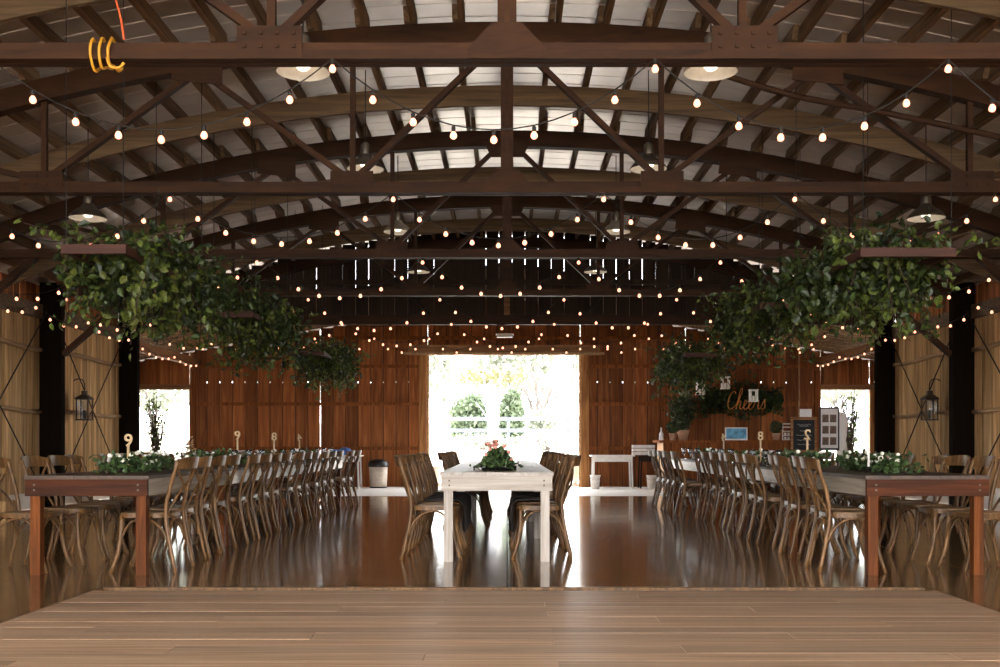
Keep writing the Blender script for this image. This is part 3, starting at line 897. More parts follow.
# middle bouquet with greens and pink flowers
rng = np.random.default_rng(99)
t = thing('bouquet', 'low green bouquet with pink flowers at the end of the white middle table', 'bouquet', (-.085, 9.75, .78))
n = 620
ph = rng.uniform(0, 2 * PI, n); rr = rng.uniform(0, 1, n) ** .5
P = np.stack([np.cos(ph) * rr * .145, np.sin(ph) * rr * .16, (1 - rr ** 2) * .17 * rng.uniform(.4, 1, n) + .02], 1)
o = link('foliage', leaves_mesh('foliage', P, rng.uniform(.03, .06, n), 'leaf_garland', rng, -.5), t); o['kind'] = 'stuff'
MB().lathe([(.14, -.019), (.15, -.005), (.13, .01), (.001, .012)], 14).build('tray', 'black_iron', t)
for (x, z) in ((-.10, .13), (-.02, .19), (.06, .20), (.10, .15), (.115, .08), (-.07, .17), (.03, .15), (-.12, .07)):
    b = MB(); flower_blob(b, (0, 0, 0), .02); b.build('flower', 'flower_pink', t, (x, -.06 + rj(.03), z), smooth=True)
for s in (-1, 1):
    q = rng.normal(size=(26, 3)) * np.array([.035, .04, .006]) + np.array([s * .15, -.05, .016])
    o = link('side_leaves', leaves_mesh('side_leaves', q, rng.uniform(.03, .05, 26), 'leaf_deep', rng, .0), t); o['kind'] = 'stuff'
for k in range(2):
    garland(-.09, 12.0 + 2.3 * k, 13.2 + 2.3 * k, 'low eucalyptus garland on the %s white middle table from the dance floor' % ORD[k + 1], 80 + k, .1, .06, 240, 6)
# pale rose posy in a glass further down the table
t = thing('flower_posy', 'pale pink flowers in a slim vase on the second white middle table', 'flowers', (-.17, 11.9, .762))
MB().lathe([(.03, 0), (.034, .01), (.028, .08), (.018, .15), (.024, .17)], 12).build('vase', 'white_ceramic', t, smooth=True)
for k in range(7):
    b = MB(); flower_blob(b, (0, 0, 0), .024); b.build('flower', 'flower_pink', t, (rj(.06), rj(.05), .24 + rj(.04)), smooth=True)
    b = None
stm = MB()
for k in range(5): stm.tube([(0, 0, .12), (rj(.04), rj(.04), .24)], .003, 4)
stm.build('stems', 'dry_grass', t)

# table numbers: letters cut from wood on a stake
def text_mesh(s, size, depth, mat):
    cu = bpy.data.curves.new('txt', 'FONT'); cu.body = s; cu.size = size; cu.extrude = depth; cu.align_x = 'CENTER'; cu.offset = size * .012
    ob = bpy.data.objects.new('txt', cu); COL.objects.link(ob)
    dg = bpy.context.evaluated_depsgraph_get()
    me = bpy.data.meshes.new_from_object(ob.evaluated_get(dg))
    bpy.data.objects.remove(ob); bpy.data.curves.remove(cu)
    me.materials.clear(); me.materials.append(M[mat])
    return me
def table_number(x, y, ch, label, back=False, top=1.17):
    t = thing('table_number', label, 'table number', (x, y, .762), PI if back else 0, 'wooden table numbers')
    MB().lathe([(.04, 0), (.04, .012), (.012, .016)], 12).build('base', 'pale_wood', t)
    MB().box(-.009, .009, -.006, .006, .012, top - .762 - .11).build('stake', 'pale_wood', t)
    o = link('numeral', text_mesh(ch, .15, .006, 'pale_wood'), t, (0, 0, top - .762 - .12)); o.rotation_euler = (PI / 2, 0, 0)
table_number(-3.19, 9.1, '9', 'pale wooden numeral nine on a stake, dance floor table opposite the bar', top=1.10)
table_number(-3.17, 12.7, '9', 'pale wooden numeral nine on a stake, second table opposite the bar')
table_number(-3.17, 14.7, '8', 'pale wooden numeral eight on a stake, table opposite the bar')
table_number(-3.17, 16.5, '4', 'pale wooden numeral four on a stake, table opposite the bar', True)
table_number(3.17, 11.4, '2', 'pale wooden numeral two on a stake, bar side table', True)
table_number(3.17, 13.5, '8', 'pale wooden numeral eight on a stake, bar side table')
table_number(3.17, 15.8, '4', 'pale wooden numeral four on a stake, bar side table', True)
t = thing('taper_candle', 'thin pale taper standing in the garland of the bar side dance floor table', 'candle', (3.02, 9.02, .762))
MB().lathe([(.03, 0), (.03, .01), (.012, .02), (.012, .05)], 10).build('holder', 'black_iron', t)
MB().tube([(0, 0, .03), (0, 0, .40)], [.010, .007], 8).build('wax', 'flower_white', t, smooth=True)
MB().tube([(0, 0, .40), (0, 0, .412)], .0015, 4).build('wick', 'black_iron', t)

# glasses and small bowls along the side tables
def glass(x, y, label):
    t = thing('stem_glass', label, 'glass', (x, y, .761), 0, 'stem glasses on the side tables')
    MB().lathe([(.032, 0), (.030, .004), (.005, .008), (.004, .075), (.02, .09), (.036, .12), (.038, .15), (.033, .175), (.031, .175), (.035, .15), (.033, .122), (.001, .092)], 12).build('bowl', 'clear_glass', t, smooth=True)
for s, nm in ((-1, 'opposite the bar'), (1, 'on the bar side')):
    for k in range(1, 4):
        for q in range(3):
            glass(s * 2.86, 8.9 + 2.44 * k + .62 * q, '%s clear stem glass from the dance floor on the %s table %s' % (ORD[q], ORD[k], nm))

# dark shawls on two chairs of the middle table
def shawl(x, y, rz, label):
    b = MB(); nx, ny = 9, 9
    prof = [(-.12, .482), (0, .486), (.12, .488), (.19, .484), (.225, .45), (.235, .38), (.238, .32), (.232, .26), (.236, .21)]
    for j, (py, pz) in enumerate(prof):
        for i in range(nx):
            u = i / (nx - 1) * 2 - 1
            px = u * .19
            wob = .016 * math.sin(i * 2.1 + j * .4) * (1 if j > 3 else .3)
            zz = pz - (.03 * math.sin(i * 1.7 + .6) if j > 6 else 0)
            b.v.append((px, py + wob, zz + (.004 * math.sin(i * 2.1) if j <= 3 else 0)))
    top = len(b.v)
    b.v += [(v[0], v[1] + (.008 if k // nx > 3 else 0), v[2] + (.01 if k // nx <= 3 else 0)) for k, v in enumerate(list(b.v))]
    for j in range(len(prof) - 1):
        for i in range(nx - 1):
            a = j * nx + i
            b.f.append((a, a + 1, a + nx + 1, a + nx)); b.f.append((top + a + nx, top + a + nx + 1, top + a + 1, top + a))
    for j in range(len(prof) - 1):
        for a in (j * nx, j * nx + nx - 1):
            b.f.append((a, a + nx, top + a + nx, top + a))
    e = (len(prof) - 1) * nx
    for i in range(nx - 1):
        b.f.append((i, i + 1, top + i + 1, top + i)); b.f.append((e + i, e + i + 1, top + e + i + 1, top + e + i))
    o = b.build('shawl', 'cloth_dark', None, (x, y, 0), rz, True)
    tag(o, label, 'cloth', 'dark shawls on the middle table chairs')
for k, c in enumerate((1, 2, 3)):
    shawl(-.63, 9.55 + .53 * c, -PI / 2, 'dark shawl over the seat of the %s middle table chair, side opposite the bar' % ORD[c])
    shawl(.285, 9.55 + .53 * c, PI / 2, 'dark shawl over the seat of the %s middle table chair, bar side' % ORD[c])

# ------------------------------------------------------------------ lanterns on the side walls
for s, nm in ((-1, 'opposite the bar'), (1, 'on the bar side')):
    yl = 18.3
    t = thing('wall_lantern', 'black lantern on a curled hook on the plank wall ' + nm, 'lantern', (s * 7.16, yl, 1.40)); t.scale = (.78, .78, .78)
    hk = catmull([(s * .24, 0, .86), (s * .15, 0, .90), (s * .05, 0, .88), (0, 0, .80), (.0, 0, .72)], 5)
    MB().tube(hk, .012, 6).build('hook', 'lantern_iron', t, smooth=True)
    MB().lathe([(.0, .72), (.02, .715), (.022, .68), (.012, .66)], 8).build('ring', 'lantern_iron', t)
    fr = MB(); h = .125
    for a in (-1, 1):
        for b_ in (-1, 1): fr.box(a * h - .012, a * h + .012, b_ * h - .012, b_ * h + .012, .03, .45)
    fr.box(-h - .02, h + .02, -h - .02, h + .02, 0, .03); fr.box(-h - .02, h + .02, -h - .02, h + .02, .45, .47)
    fr.build('frame', 'lantern_iron', t)
    rf = MB(); rf.v = [(-.16, -.16, .47), (.16, -.16, .47), (.16, .16, .47), (-.16, .16, .47), (-.06, -.06, .56), (.06, -.06, .56), (.06, .06, .56), (-.06, .06, .56)]
    rf.f = [(3, 2, 1, 0), (4, 5, 6, 7), (0, 1, 5, 4), (1, 2, 6, 5), (2, 3, 7, 6), (3, 0, 4, 7)]
    rf.build('roof', 'lantern_iron', t)
    MB().box(-.05, .05, -.05, .05, .56, .64).build('chimney', 'lantern_iron', t)
    for (a, b_) in ((-h, 0), (h, 0)):
        MB().box(a - .002, a + .002, -h + .012, h - .012, .03, .45).build('pane', 'clear_glass', t)
        MB().box(-h + .012, h - .012, a - .002, a + .002, .03, .45).build('pane', 'clear_glass', t)
    MB().lathe([(.035, .03), (.035, .22), (.001, .225)], 12).build('candle', 'flower_white', t)

# ------------------------------------------------------------------ bar on the right, with its decoration
t = thing('bar_counter', 'wooden bar counter with one end coloured as door-lit, against the end wall', 'bar', (4.7, 23.2, 0))
for k in range(14):
    MB().box(-.098, .098, -.012, .012, .02, 1.03).build('front_plank', 'bar_wood', t, (-1.3 + .2 * k, -.44, 0))
for k in range(4):
    MB().box(-.012, .012, -.108, .108, .02, 1.03).build('end_plank', 'bar_wood_doorlit', t, (-1.40, -.33 + .22 * k, 0))
MB().box(-1.5, 1.5, -.5, .5, 1.03, 1.08).build('counter_top', 'bar_wood', t)
MB().box(1.38, 1.4, -.43, .45, .02, 1.03).build('end_panel', 'bar_wood', t)
MB().box(-1.38, 1.38, -.42, .45, 0, .02).build('plinth', 'dark_board', t)

def ball_plant(x, y, z, r, label, pot):
    rng = np.random.default_rng(int(x * 100))
    t = thing('topiary', label, 'plant', (x, y, z), 0, 'topiary balls on the bar')
    MB().lathe([(.06, 0), (.085, .13), (.09, .15), (.075, .15), (.07, .13), (.001, .125)], 14).build('pot', pot, t, smooth=True)
    MB().tube([(0, 0, .12), (0, 0, .22)], .01, 6).build('stem', 'twig', t)
    n = 500; d = rng.normal(size=(n, 3)); d /= np.linalg.norm(d, axis=1)[:, None]
    P = d * r * rng.uniform(.75, 1, n)[:, None] + np.array([0, 0, .15 + r])
    o = link('foliage', leaves_mesh('foliage', P, rng.uniform(.03, .05, n), 'leaf_deep', rng, 0), t); o['kind'] = 'stuff'
ball_plant(3.52, 22.95, 1.08, .13, 'round clipped topiary in a pale pot beside the tall fern on the bar', 'terracotta')
ball_plant(5.72, 22.95, 1.08, .13, 'round clipped topiary in a pale pot on the bar near the chalkboard', 'terracotta')
def fern(x, y, z, h, sp, label, seed, n=30, mat='leaf_deep', pot=True, name='potted_fern'):
    rng = np.random.default_rng(seed)
    t = thing(name, label, 'plant', (x, y, z))
    if pot: MB().lathe([(.09, 0), (.13, .2), (.14, .22), (.12, .22), (.001, .19)], 14).build('pot', 'terracotta', t, smooth=True)
    st = MB(); P = []
    for k in range(n):
        a = rng.uniform(0, 2 * PI); ln = rng.uniform(.5, 1) * h; r = rng.uniform(.1, 1) * sp
        q = [np.array([math.cos(a) * r * u ** 1.4, math.sin(a) * r * u ** 1.4, .18 + ln * (u - .25 * u * u * r / sp)]) for u in np.linspace(0, 1, 6)]
        st.tube([tuple(p) for p in q], .005, 4)
        for j in range(26):
            u = rng.uniform(.8, 5); i0 = int(min(u, 4.99)); f = u - i0
            P.append(q[i0] * (1 - f) + q[i0 + 1] * f + rng.normal(size=3) * .035)
    st.build('stems', 'twig', t)['kind'] = 'stuff'
    P = np.array(P)
    o = link('foliage', leaves_mesh('foliage', P, rng.uniform(.05, .09, len(P)), mat, rng, .3), t); o['kind'] = 'stuff'
    return t
fern(3.82, 23.42, 1.08, .95, .42, 'tall dark fern in a pot at the end of the bar', 21, 75)
t = thing('white_bottle', 'white bottle standing on the bar end beside the topiary', 'bottle', (3.3, 23.1, 1.08)); t.scale = (.75, .75, .7)
MB().lathe([(.06, 0), (.065, .02), (.06, .2), (.022, .27), (.02, .36)], 12).build('body', 'white_plastic', t, smooth=True)
MB().lathe([(.024, .355), (.024, .385)], 10).build('cap', 'white_paint', t)
t = thing('framed_picture', 'small framed blue and green landscape picture leaning on the bar', 'picture', (4.85, 22.85, 1.08))
MB().box(-.22, .22, -.008, .012, .03, .25).build('picture', 'photo_blue', t)
for (a, b_, c_, d_) in ((-.235, .235, 0.0, .03), (-.235, .235, .25, .27), (-.235, -.215, .03, .25), (.215, .235, .03, .25)):
    MB().box(a, b_, -.014, .016, c_, d_).build('frame', 'white_paint', t)

# Cheers sign on a wall of greenery
t = thing('wall_greenery', 'dark bushy greenery panel on the end wall behind the bar sign', 'greenery', (5.4, 24.95, 2.0))
rng = np.random.default_rng(33); n = 2600
u = rng.uniform(-1, 1, n); th = .34 + .1 * np.sin(u * 5 + 1)
P = np.stack([u * .95, -np.abs(rng.normal(0, .07, n)) - .01, rng.normal(0.05, .55, n).clip(-1, 1) * th], 1)
o = link('foliage', leaves_mesh('foliage', P, rng.uniform(.05, .1, n), 'leaf_deep', rng, .3), t); o['kind'] = 'stuff'
MB().box(-.75, .75, .0, .03, -.18, .22).build('backing_panel', 'dark_board', t)
strokes = [
    [(.34, .74), (.26, .84), (.14, .78), (.04, .52), (.05, .2), (.16, .04), (.32, .12), (.46, .34), (.56, .66), (.60, .92), (.54, .98), (.50, .80), (.47, .4), (.44, .04)],
    [(.45, .18), (.54, .40), (.61, .36), (.60, .12), (.66, .04), (.74, .12), (.86, .30), (.88, .42), (.81, .44), (.77, .28), (.80, .08), (.88, .03), (.97, .12),
     (1.09, .30), (1.11, .42), (1.04, .44), (1.0, .28), (1.03, .08), (1.11, .03), (1.2, .14), (1.28, .36), (1.31, .50), (1.34, .42), (1.43, .42), (1.42, .2), (1.46, .05), (1.54, .1),
     (1.64, .36), (1.68, .48), (1.72, .30), (1.74, .12), (1.66, .03), (1.58, .08)]]
t = thing('wall_sign', 'gold cursive Cheers sign mounted on the greenery behind the bar', 'sign', (5.02, 24.72, 1.78))
for st in strokes:
    MB().tube([(p[0] * .5, 0, p[1] * .5) for p in catmull([(a + b_ * .15, b_, 0) for a, b_ in st], 5)], .014, 6).build('lettering', 'gold_sign', t, smooth=True)
MB().tube([(.1, .0, .2), (.1, .2, .2)], .006, 5).build('standoff', 'gold_sign', t)
MB().tube([(.75, .0, .1), (.75, .2, .1)], .006, 5).build('standoff', 'gold_sign', t)
# small white lanterns
for k, (x, z, nm) in enumerate(((3.94, 2.0, 'beside the fern'), (4.45, 2.12, 'highest of three beside the Cheers sign'), (5.02, 1.86, 'in front of the Cheers lettering'))):
    t = thing('hanging_lantern', 'small white frame lantern hanging over the bar, ' + nm, 'lantern', (x, 22.0, z), 0, 'white lanterns over the bar')
    b = MB()
    for a in (-.065, .065):
        for c_ in (-.065, .065): b.box(a - .014, a + .014, c_ - .014, c_ + .014, .02, .24)
    b.box(-.085, .085, -.085, .085, 0, .02); b.box(-.085, .085, -.085, .085, .22, .25)
    b.build('frame', 'white_paint', t)
    MB().lathe([(.025, .02), (.025, .12), (.001, .125)], 10).build('candle', 'flower_white', t)
    MB().tube([(0, 0, .25), (0, 0, az(x) - z + .02)], .004, 4).build('wire', 'dark_cord', t)

# chalkboard easel, paper sign, cup rack
t = thing('chalkboard_sign', 'black chalkboard menu in a wooden frame standing on the bar end', 'sign', (6.14, 22.35, .82))
MB().box(-.22, .22, -.01, .012, .06, .68).build('board', 'chalkboard', t)
for (a, b_, c_, d_) in ((-.27, .27, 0.0, .06), (-.27, .27, .68, .74), (-.27, -.22, .06, .68), (.22, .27, .06, .68)):
    MB().box(a, b_, -.02, .02, c_, d_).build('frame', 'beam_wood', t)
for z, w_ in ((.58, .14), (.55, .1), (.45, .08), (.36, .16), (.26, .15), (.17, .13)):
    q = [(-w_ + 2 * w_ * k / 24, -.014, z + .012 * math.sin(k * 1.9) * (1 if z > .5 else .5) + .006 * math.sin(k * .7)) for k in range(25)]
    MB().tube(q, .0022, 4).build('chalk_line', 'chalk', t)
for sx in (-.24, .24):
    MB().bar((sx, .0, .0), (sx * 1.1, 0, -.82), .03, .04, (0, 1, 0)).build('easel_leg', 'beam_wood', t)
MB().bar((0, .03, .6), (0, .22, -.82), .03, .04).build('easel_leg', 'beam_wood', t)
t = thing('paper_sign', 'white paper sign pinned on a stake above the chalkboard', 'sign', (6.32, 22.85, 0))
MB().box(-.125, .125, -.004, .004, 1.57, 1.74).build('paper', 'cloth_white', t)
MB().box(-.012, .012, .006, .022, 0, 1.72).build('stake', 'beam_wood', t)
t = thing('cup_rack', 'white slatted rack of cups beside the chalkboard', 'rack', (6.02, 23.1, 1.08))
for z in (0, .09, .18, .27, .34):
    MB().box(-.12, .12, -.06, .06, z, z + .022).build('shelf', 'white_paint', t)
for sx in (-.11, .11):
    MB().box(sx - .01, sx + .01, .045, .06, 0, .36).build('upright', 'white_paint', t)
for k in range(6):
    MB().lathe([(.022, 0), (.03, .05), (.026, .05), (.001, .01)], 10).build('cup', 'white_plastic', t, (-.07 + .07 * (k % 3), -.01, .022 + .09 * (k // 3)))
tag(MB().tube([(6.65, 24.6, 0), (6.65, 24.6, az(6.65) - .0)], .016, 6).build('thin_post', 'pole_wood'), 'thin pale post between floor and annex roof near the chalkboard', 'post')

# picture board and draped stand in the bar side opening
t = thing('photo_board', 'tall black framed board of photographs in the opening near the bar', 'photo board', (7.13, 23.9, .86))
MB().box(-.19, .19, -.006, .012, .04, .92).build('mat', 'cloth_white', t)
for (a, b_, c_, d_) in ((-.22, .22, 0.0, .05), (-.22, .22, .92, .96), (-.22, -.19, .05, .92), (.19, .22, .05, .92)):
    MB().box(a, b_, -.016, .02, c_, d_).build('frame', 'black_plastic', t)
for r in range(3):
    for c_ in range(2):
        MB().box(-.07, .07, -.012, -.006, 0, .17).build('photograph', 'photo_dark', t, (-.085 + .17 * c_, 0, .12 + .25 * r))
for sx in (-.17, .17):
    MB().bar((sx, 0, .02), (sx * 1.3, 0, -.86), .025, .03, (0, 1, 0)).build('easel_leg', 'black_plastic', t)
MB().bar((0, .03, .7), (0, .4, -.86), .025, .03).build('easel_leg', 'black_plastic', t)
t = thing('draped_stand', 'white cloth draped on a slim stand in the bar side opening', 'stand', (7.56, 24.35, 0))
MB().lathe([(.24, .02), (.2, .3), (.15, .65), (.09, 1.0), (.075, 1.08), (.1, 1.2), (.115, 1.5), (.09, 1.68), (.001, 1.72)], 16).build('cloth', 'cloth_white', t, smooth=True)
MB().lathe([(.15, 0), (.15, .02), (.02, .03)], 14).build('foot', 'black_iron', t)
MB().tube([(0, 0, .02), (0, 0, 1.7)], .015, 6).build('pole', 'black_iron', t)

def branches(x, y, label, seed):
    rng = np.random.default_rng(seed)
    t = thing('branch_vase', label, 'branches', (x, y, 0), 0, 'tall branches in the end wall openings')
    MB().lathe([(.13, 0), (.17, .15), (.16, .45), (.1, .6), (.12, .64), (.1, .64), (.001, .5)], 16).build('vase', 'black_iron', t, smooth=True)
    st = MB(); P = []
    for k in range(20):
        a = rng.uniform(0, 2 * PI); r = rng.uniform(.05, .3); ln = rng.uniform(1.1, 1.75)
        q = [np.array([math.cos(a) * r * u + .02 * math.sin(9 * u + k), math.sin(a) * r * u, .5 + ln * u]) for u in np.linspace(0, 1, 8)]
        st.tube([tuple(p) for p in q], [.017 - .0014 * i for i in range(8)], 5)
        for j in range(16):
            u = rng.uniform(1.5, 7); i0 = int(min(u, 6.99)); f = u - i0
            P.append(q[i0] * (1 - f) + q[i0 + 1] * f + rng.normal(size=3) * .02)
    st.build('stems', 'twig', t)['kind'] = 'stuff'; P = np.array(P)
    o = link('foliage', leaves_mesh('foliage', P, rng.uniform(.06, .1, len(P)), 'leaf_green', rng, -.5), t); o['kind'] = 'stuff'
branches(-8.0, 24.6, 'tall bare branches in a dark vase in the opening opposite the bar', 61)
branches(7.9, 24.85, 'tall bare branches in a dark vase in the opening near the bar', 62)
fern(-7.25, 24.75, 0, 1.1, .16, 'dried beige grass bundle in a pot by the opening opposite the bar', 71, 22, 'dry_grass', True, 'dried_grass')

# ------------------------------------------------------------------ small furniture along the end wall
def side_table(x, y, w, d, label, top, leg):
    t = thing('side_table', label, 'table', (x, y, 0))
    MB().box(-w / 2, w / 2, -d / 2, d / 2, .72, .75).build('top', top, t)
    MB().box(-w / 2 + .05, w / 2 - .05, -d / 2 + .03, -d / 2 + .05, .60, .72).build('apron', leg, t)
    MB().box(-w / 2 + .05, w / 2 - .05, d / 2 - .05, d / 2 - .03, .60, .72).build('apron', leg, t)
    for sx in (-1, 1):
        for sy in (-1, 1):
            MB().bar((sx * (w / 2 - .07), sy * (d / 2 - .05), .72), (sx * (w / 2 - .05), sy * (d / 2 - .045), 0), .035, .035, (0, 1, 0)).build('leg', leg, t)
side_table(2.38, 24.5, .98, .55, 'small white table at the end wall between doorway and bar', 'white_paint', 'white_paint')
side_table(3.3, 24.45, .7, .5, 'small dark table beside the white table at the end wall', 'dark_board', 'dark_board')
side_table(-3.72, 24.4, .9, .55, 'small white table at the end wall holding a blue cloth', 'white_paint', 'white_paint')
t = thing('white_crate', 'white slatted crate on the small dark table near the bar', 'crate', (3.08, 24.42, .752))
for z in (0.0, .08, .16):
    for yy in (-.13, .13): MB().box(-.24, .24, yy - .008, yy + .008, z, z + .066).build('slat', 'white_paint', t)
    for xx in (-.24, .24): MB().box(xx - .008, xx + .008, -.13, .13, z, z + .066).build('slat', 'white_paint', t)
MB().box(-.23, .23, -.12, .12, 0, .012).build('bottom', 'white_paint', t)
b = MB(); nx = 12; ny = 8
for j in range(ny + 1):
    for i in range(nx + 1):
        u = i / nx * 2 - 1; v = j / ny * 2 - 1
        h = max(0, (1 - u * u) * (1 - v * v)) ** .5
        b.v.append((u * .3, v * .2, .003 + .15 * h * (1 + .2 * math.sin(5 * u + 3 * v))))
for j in range(ny):
    for i in range(nx): a = j * (nx + 1) + i; b.f.append((a, a + 1, a + nx + 2, a + nx + 1))
b.f.append(tuple([j * (nx + 1) for j in range(ny + 1)] + [ny * (nx + 1) + i for i in range(1, nx + 1)] + [j * (nx + 1) + nx for j in reversed(range(ny))] + list(reversed(range(1, nx)))))
tag(b.build('folded_cloth', 'cloth_blue', None, (-3.72, 24.4, .752), 0, True), 'heap of blue cloth on the small white table at the end wall', 'cloth')

def bucket(x, y, r, h, label):
    t = thing('bucket', label, 'bucket', (x, y, 0))
    MB().lathe([(r * .78, 0), (r, h), (r * 1.06, h), (r * 1.06, h - .015), (r * .96, h - .02), (r * .75, .02), (.001, .02)], 18).build('body', 'white_plastic', t, smooth=True)
    MB().tube([(math.cos(a) * r * 1.07, -.1 * math.sin(a), h - .02 - .09 * math.sin(a)) for a in np.linspace(0, PI, 9)], .004, 5).build('handle', 'grey_wire', t)
bucket(1.96, 24.0, .115, .31, 'white bucket beside the doorway in front of the white table')
bucket(3.2, 23.9, .115, .31, 'white bucket beside the small dark table')
t = thing('trash_bin', 'pale bin with a black lid against the end wall', 'bin', (-2.93, 24.6, 0))
MB().lathe([(.19, 0), (.215, .48), (.2, .48), (.18, .02), (.001, .02)], 20).build('body', 'white_ceramic', t, smooth=True)
MB().lathe([(.235, .48), (.24, .52), (.22, .60), (.12, .65), (.001, .66)], 20).build('lid', 'black_plastic', t, smooth=True)
MB().lathe([(.195, .001), (.197, .03)], 20).build('base_ring', 'black_plastic', t)
for x, nm in ((1.62, 'bar side of the doorway'), (-1.66, 'doorway side opposite the bar')):
    t = thing('stone_urn', 'pale stone urn planter on the ' + nm, 'urn', (x, 25.5, 0))
    MB().box(-.12, .12, -.12, .12, 0, .05).build('plinth', 'white_ceramic', t)
    MB().lathe([(.1, .05), (.05, .1), (.05, .14), (.1, .18), (.13, .3), (.145, .44), (.17, .47), (.15, .47), (.12, .4), (.001, .3)], 18).build('bowl', 'white_ceramic', t, smooth=True)
# crate and boards by the wall opposite the bar
t = thing('wooden_crate', 'low wooden crate standing by the dark column opposite the bar', 'crate', (-6.45, 19.3, 0))
for k in range(4):
    for yy in (-.16, .16): MB().box(-.25, .25, yy - .01, yy + .01, .01 + .22 * k, .2 + .22 * k).build('slat', 'pole_wood', t)
    for xx in (-.24, .24): MB().box(xx - .01, xx + .01, -.15, .15, .01 + .22 * k, .2 + .22 * k).build('slat', 'pole_wood', t)
t = thing('plank_bin', 'open plank bin with a lower step against the wall opposite the bar', 'crate', (-7.0 + .14, 14.35, 0))
for k in range(3):
    MB().box(-.155 + .1 * k, -.057 + .1 * k, -.2, -.18, 0, .62).build('plank', 'grey_board', t)
MB().box(-.155, .145, -.18, .2, 0, .60).build('body', 'grey_board', t)
MB().box(.15, .30, -.22, .15, 0, .25).build('step', 'grey_board', t)
t = thing('wall_box', 'white electrical box fixed low on the bar side plank wall', 'box', (7.13, 15.55, .12))
MB().box(-.05, .05, -.09, .09, 0, .24).build('case', 'white_paint', t)
MB().box(-.06, -.05, -.075, .075, .015, .225).build('cover', 'white_plastic', t)

# ------------------------------------------------------------------ outside, beyond the doorway
f = thing('rail_fence', 'pale rail fence across the garden beyond the doorway', 'fence', (0, 40, 0))
def gzz(x, y): return gz(x, y)
FX0 = -2.15
for k in range(9):
    x = FX0 + 2.2 * k
    MB().box(-.06, .06, -.06, .06, gzz(x, 40) - .2, 2.0).build('post', 'fence_grey', f, (x, 0, 0))
for z in (1.93, 1.5, 1.15):
    for k in range(8):
        x = FX0 + 2.2 * k
        MB().box(0.03, 2.17, -.09, -.06, z - .07, z + .07).build('rail', 'fence_grey', f, (x, 0, 0))
def bush(x, y, rx, rz, label, mat, seed, n=3200, sz=.2, name='garden_bush', zb=None):
    rng = np.random.default_rng(seed)
    z0 = gzz(x, y) if zb is None else zb
    t = thing(name, label, 'bush', (x, y, z0))
    d = rng.normal(size=(n, 3)); d /= np.linalg.norm(d, axis=1)[:, None]
    r = rng.uniform(.55, 1.05, n)[:, None]
    P = d * r * np.array([rx, rx, rz]) + np.array([0, 0, rz * .95])
    P = P[P[:, 2] > .05]
    o = link('foliage', leaves_mesh('foliage', P, rng.uniform(.7, 1.3, len(P)) * sz, mat, rng, 0), t); o['kind'] = 'stuff'
    b = MB()
    for k in range(6): b.tube([(rj(.08), rj(.08), -.05), (rj(.3) * rx, rj(.3) * rx, rz), (rj(.6) * rx, rj(.6) * rx, rz * 1.4)], [.04, .025, .01], 5)
    b.build('stems', 'bark_grey', t)
    return t
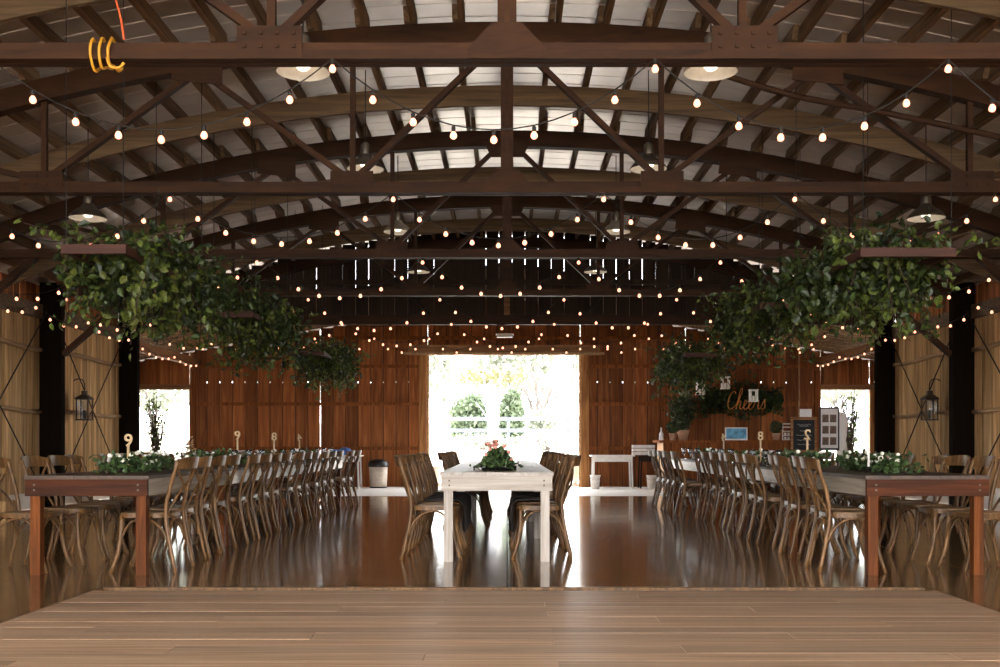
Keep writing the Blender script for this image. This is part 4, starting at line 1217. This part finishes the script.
def tree(x, y, h, label, mat, seed, cz=.7, cr=(1.2, .5), n=900, sz=.16, bark='bark_pale', stems=4, spread=.5, name='garden_tree', bare=False):
    rng = np.random.default_rng(seed)
    t = thing(name, label, 'tree', (x, y, gzz(x, y)))
    b = MB(); tips = []
    for k in range(stems):
        a = 2 * PI * k / stems + rng.uniform(-.4, .4); r = spread * rng.uniform(.5, 1)
        q = [(math.cos(a) * r * u * u + .05 * math.cos(a), math.sin(a) * r * u * u + .05 * math.sin(a), -.1 + (h * cz + .1) * u) for u in np.linspace(0, 1, 6)]
        b.tube(q, [.1 - .012 * i for i in range(6)], 6)
        for j in range(7 if bare else 4):
            i0 = int(rng.integers(2, 6)); p = Vector(q[i0]); a2 = a + rng.uniform(-1.4, 1.4); ln = h * rng.uniform(.15, .35)
            e = p + Vector((math.cos(a2) * ln * .6, math.sin(a2) * ln * .6, ln * .8))
            b.tube([p, p.lerp(e, .5) + Vector((0, 0, .05)), e], [.04, .025, .008], 5)
            if bare:
                for q_ in range(4):
                    s_ = p.lerp(e, rng.uniform(.3, .9)); e2 = s_ + Vector((rng.normal(0, .3), rng.normal(0, .3), rng.uniform(.2, .6)))
                    b.tube([s_, e2], [.015, .005], 4)
    b.build('trunk', bark, t)
    if n:
        P = rng.normal(size=(n, 3)).clip(-1.5, 1.5) * np.array([cr[0] * .5, cr[0] * .5, cr[1] * .5]) + np.array([0, 0, h * cz + cr[1] * .6])
        o = link('foliage', leaves_mesh('foliage', P, rng.uniform(.7, 1.3, n) * sz, mat, rng, 0), t); o['kind'] = 'stuff'
    return t
bush(-1.45, 43, .88, 1.0, 'rounded green bush behind the rail fence, beside the pale tree trunks', 'leaf_outdoor', 11)
bush(.2, 43, .45, 1.1, 'narrow upright green bush behind the rail fence', 'leaf_outdoor', 12, 2200)
bush(1.4, 44, .55, .7, 'small loose pale bush behind the rail fence', 'leaf_haze', 13, 500)
bush(-.9, 38.4, 1.2, .3, 'low spreading shrub in front of the rail fence', 'leaf_haze', 14, 700, .13)
bush(1.4, 38.2, 1.3, .33, 'low grassy shrub in front of the fence toward the bar side', 'leaf_haze', 15, 700, .13)
tree(-.6, 41.0, 3.2, 'slim pale multi-stemmed tree with thin yellow green crown beyond the fence', 'leaf_autumn', 16, .75, (1.5, .35), 420, .15, 'bark_pale', 5, .35)
tree(1.35, 46, 4.6, 'bare spreading tree beyond the fence', 'leaf_haze', 17, .55, (2, .7), 0, .15, 'bark_grey', 4, 1.0, 'bare_tree', True)
k = 0
for (x, y, h) in ((-26, 66, 5.5), (-20.3, 62, 4.6), (-13, 64, 5.2), (-6.5, 70, 5.6), (.5, 72, 6.2), (7, 70, 5.4), (13, 63, 4.8), (19, 62, 5.6), (26, 66, 5.2)):
    tree(x, y, h, 'hazy pale green tree in the line far beyond the fence', 'leaf_haze', 200 + k,   .5, (3.4, 3.4), 900, .6, 'bark_grey', 3, .6, 'far_tree')['group'] = 'far tree line'
    k += 1
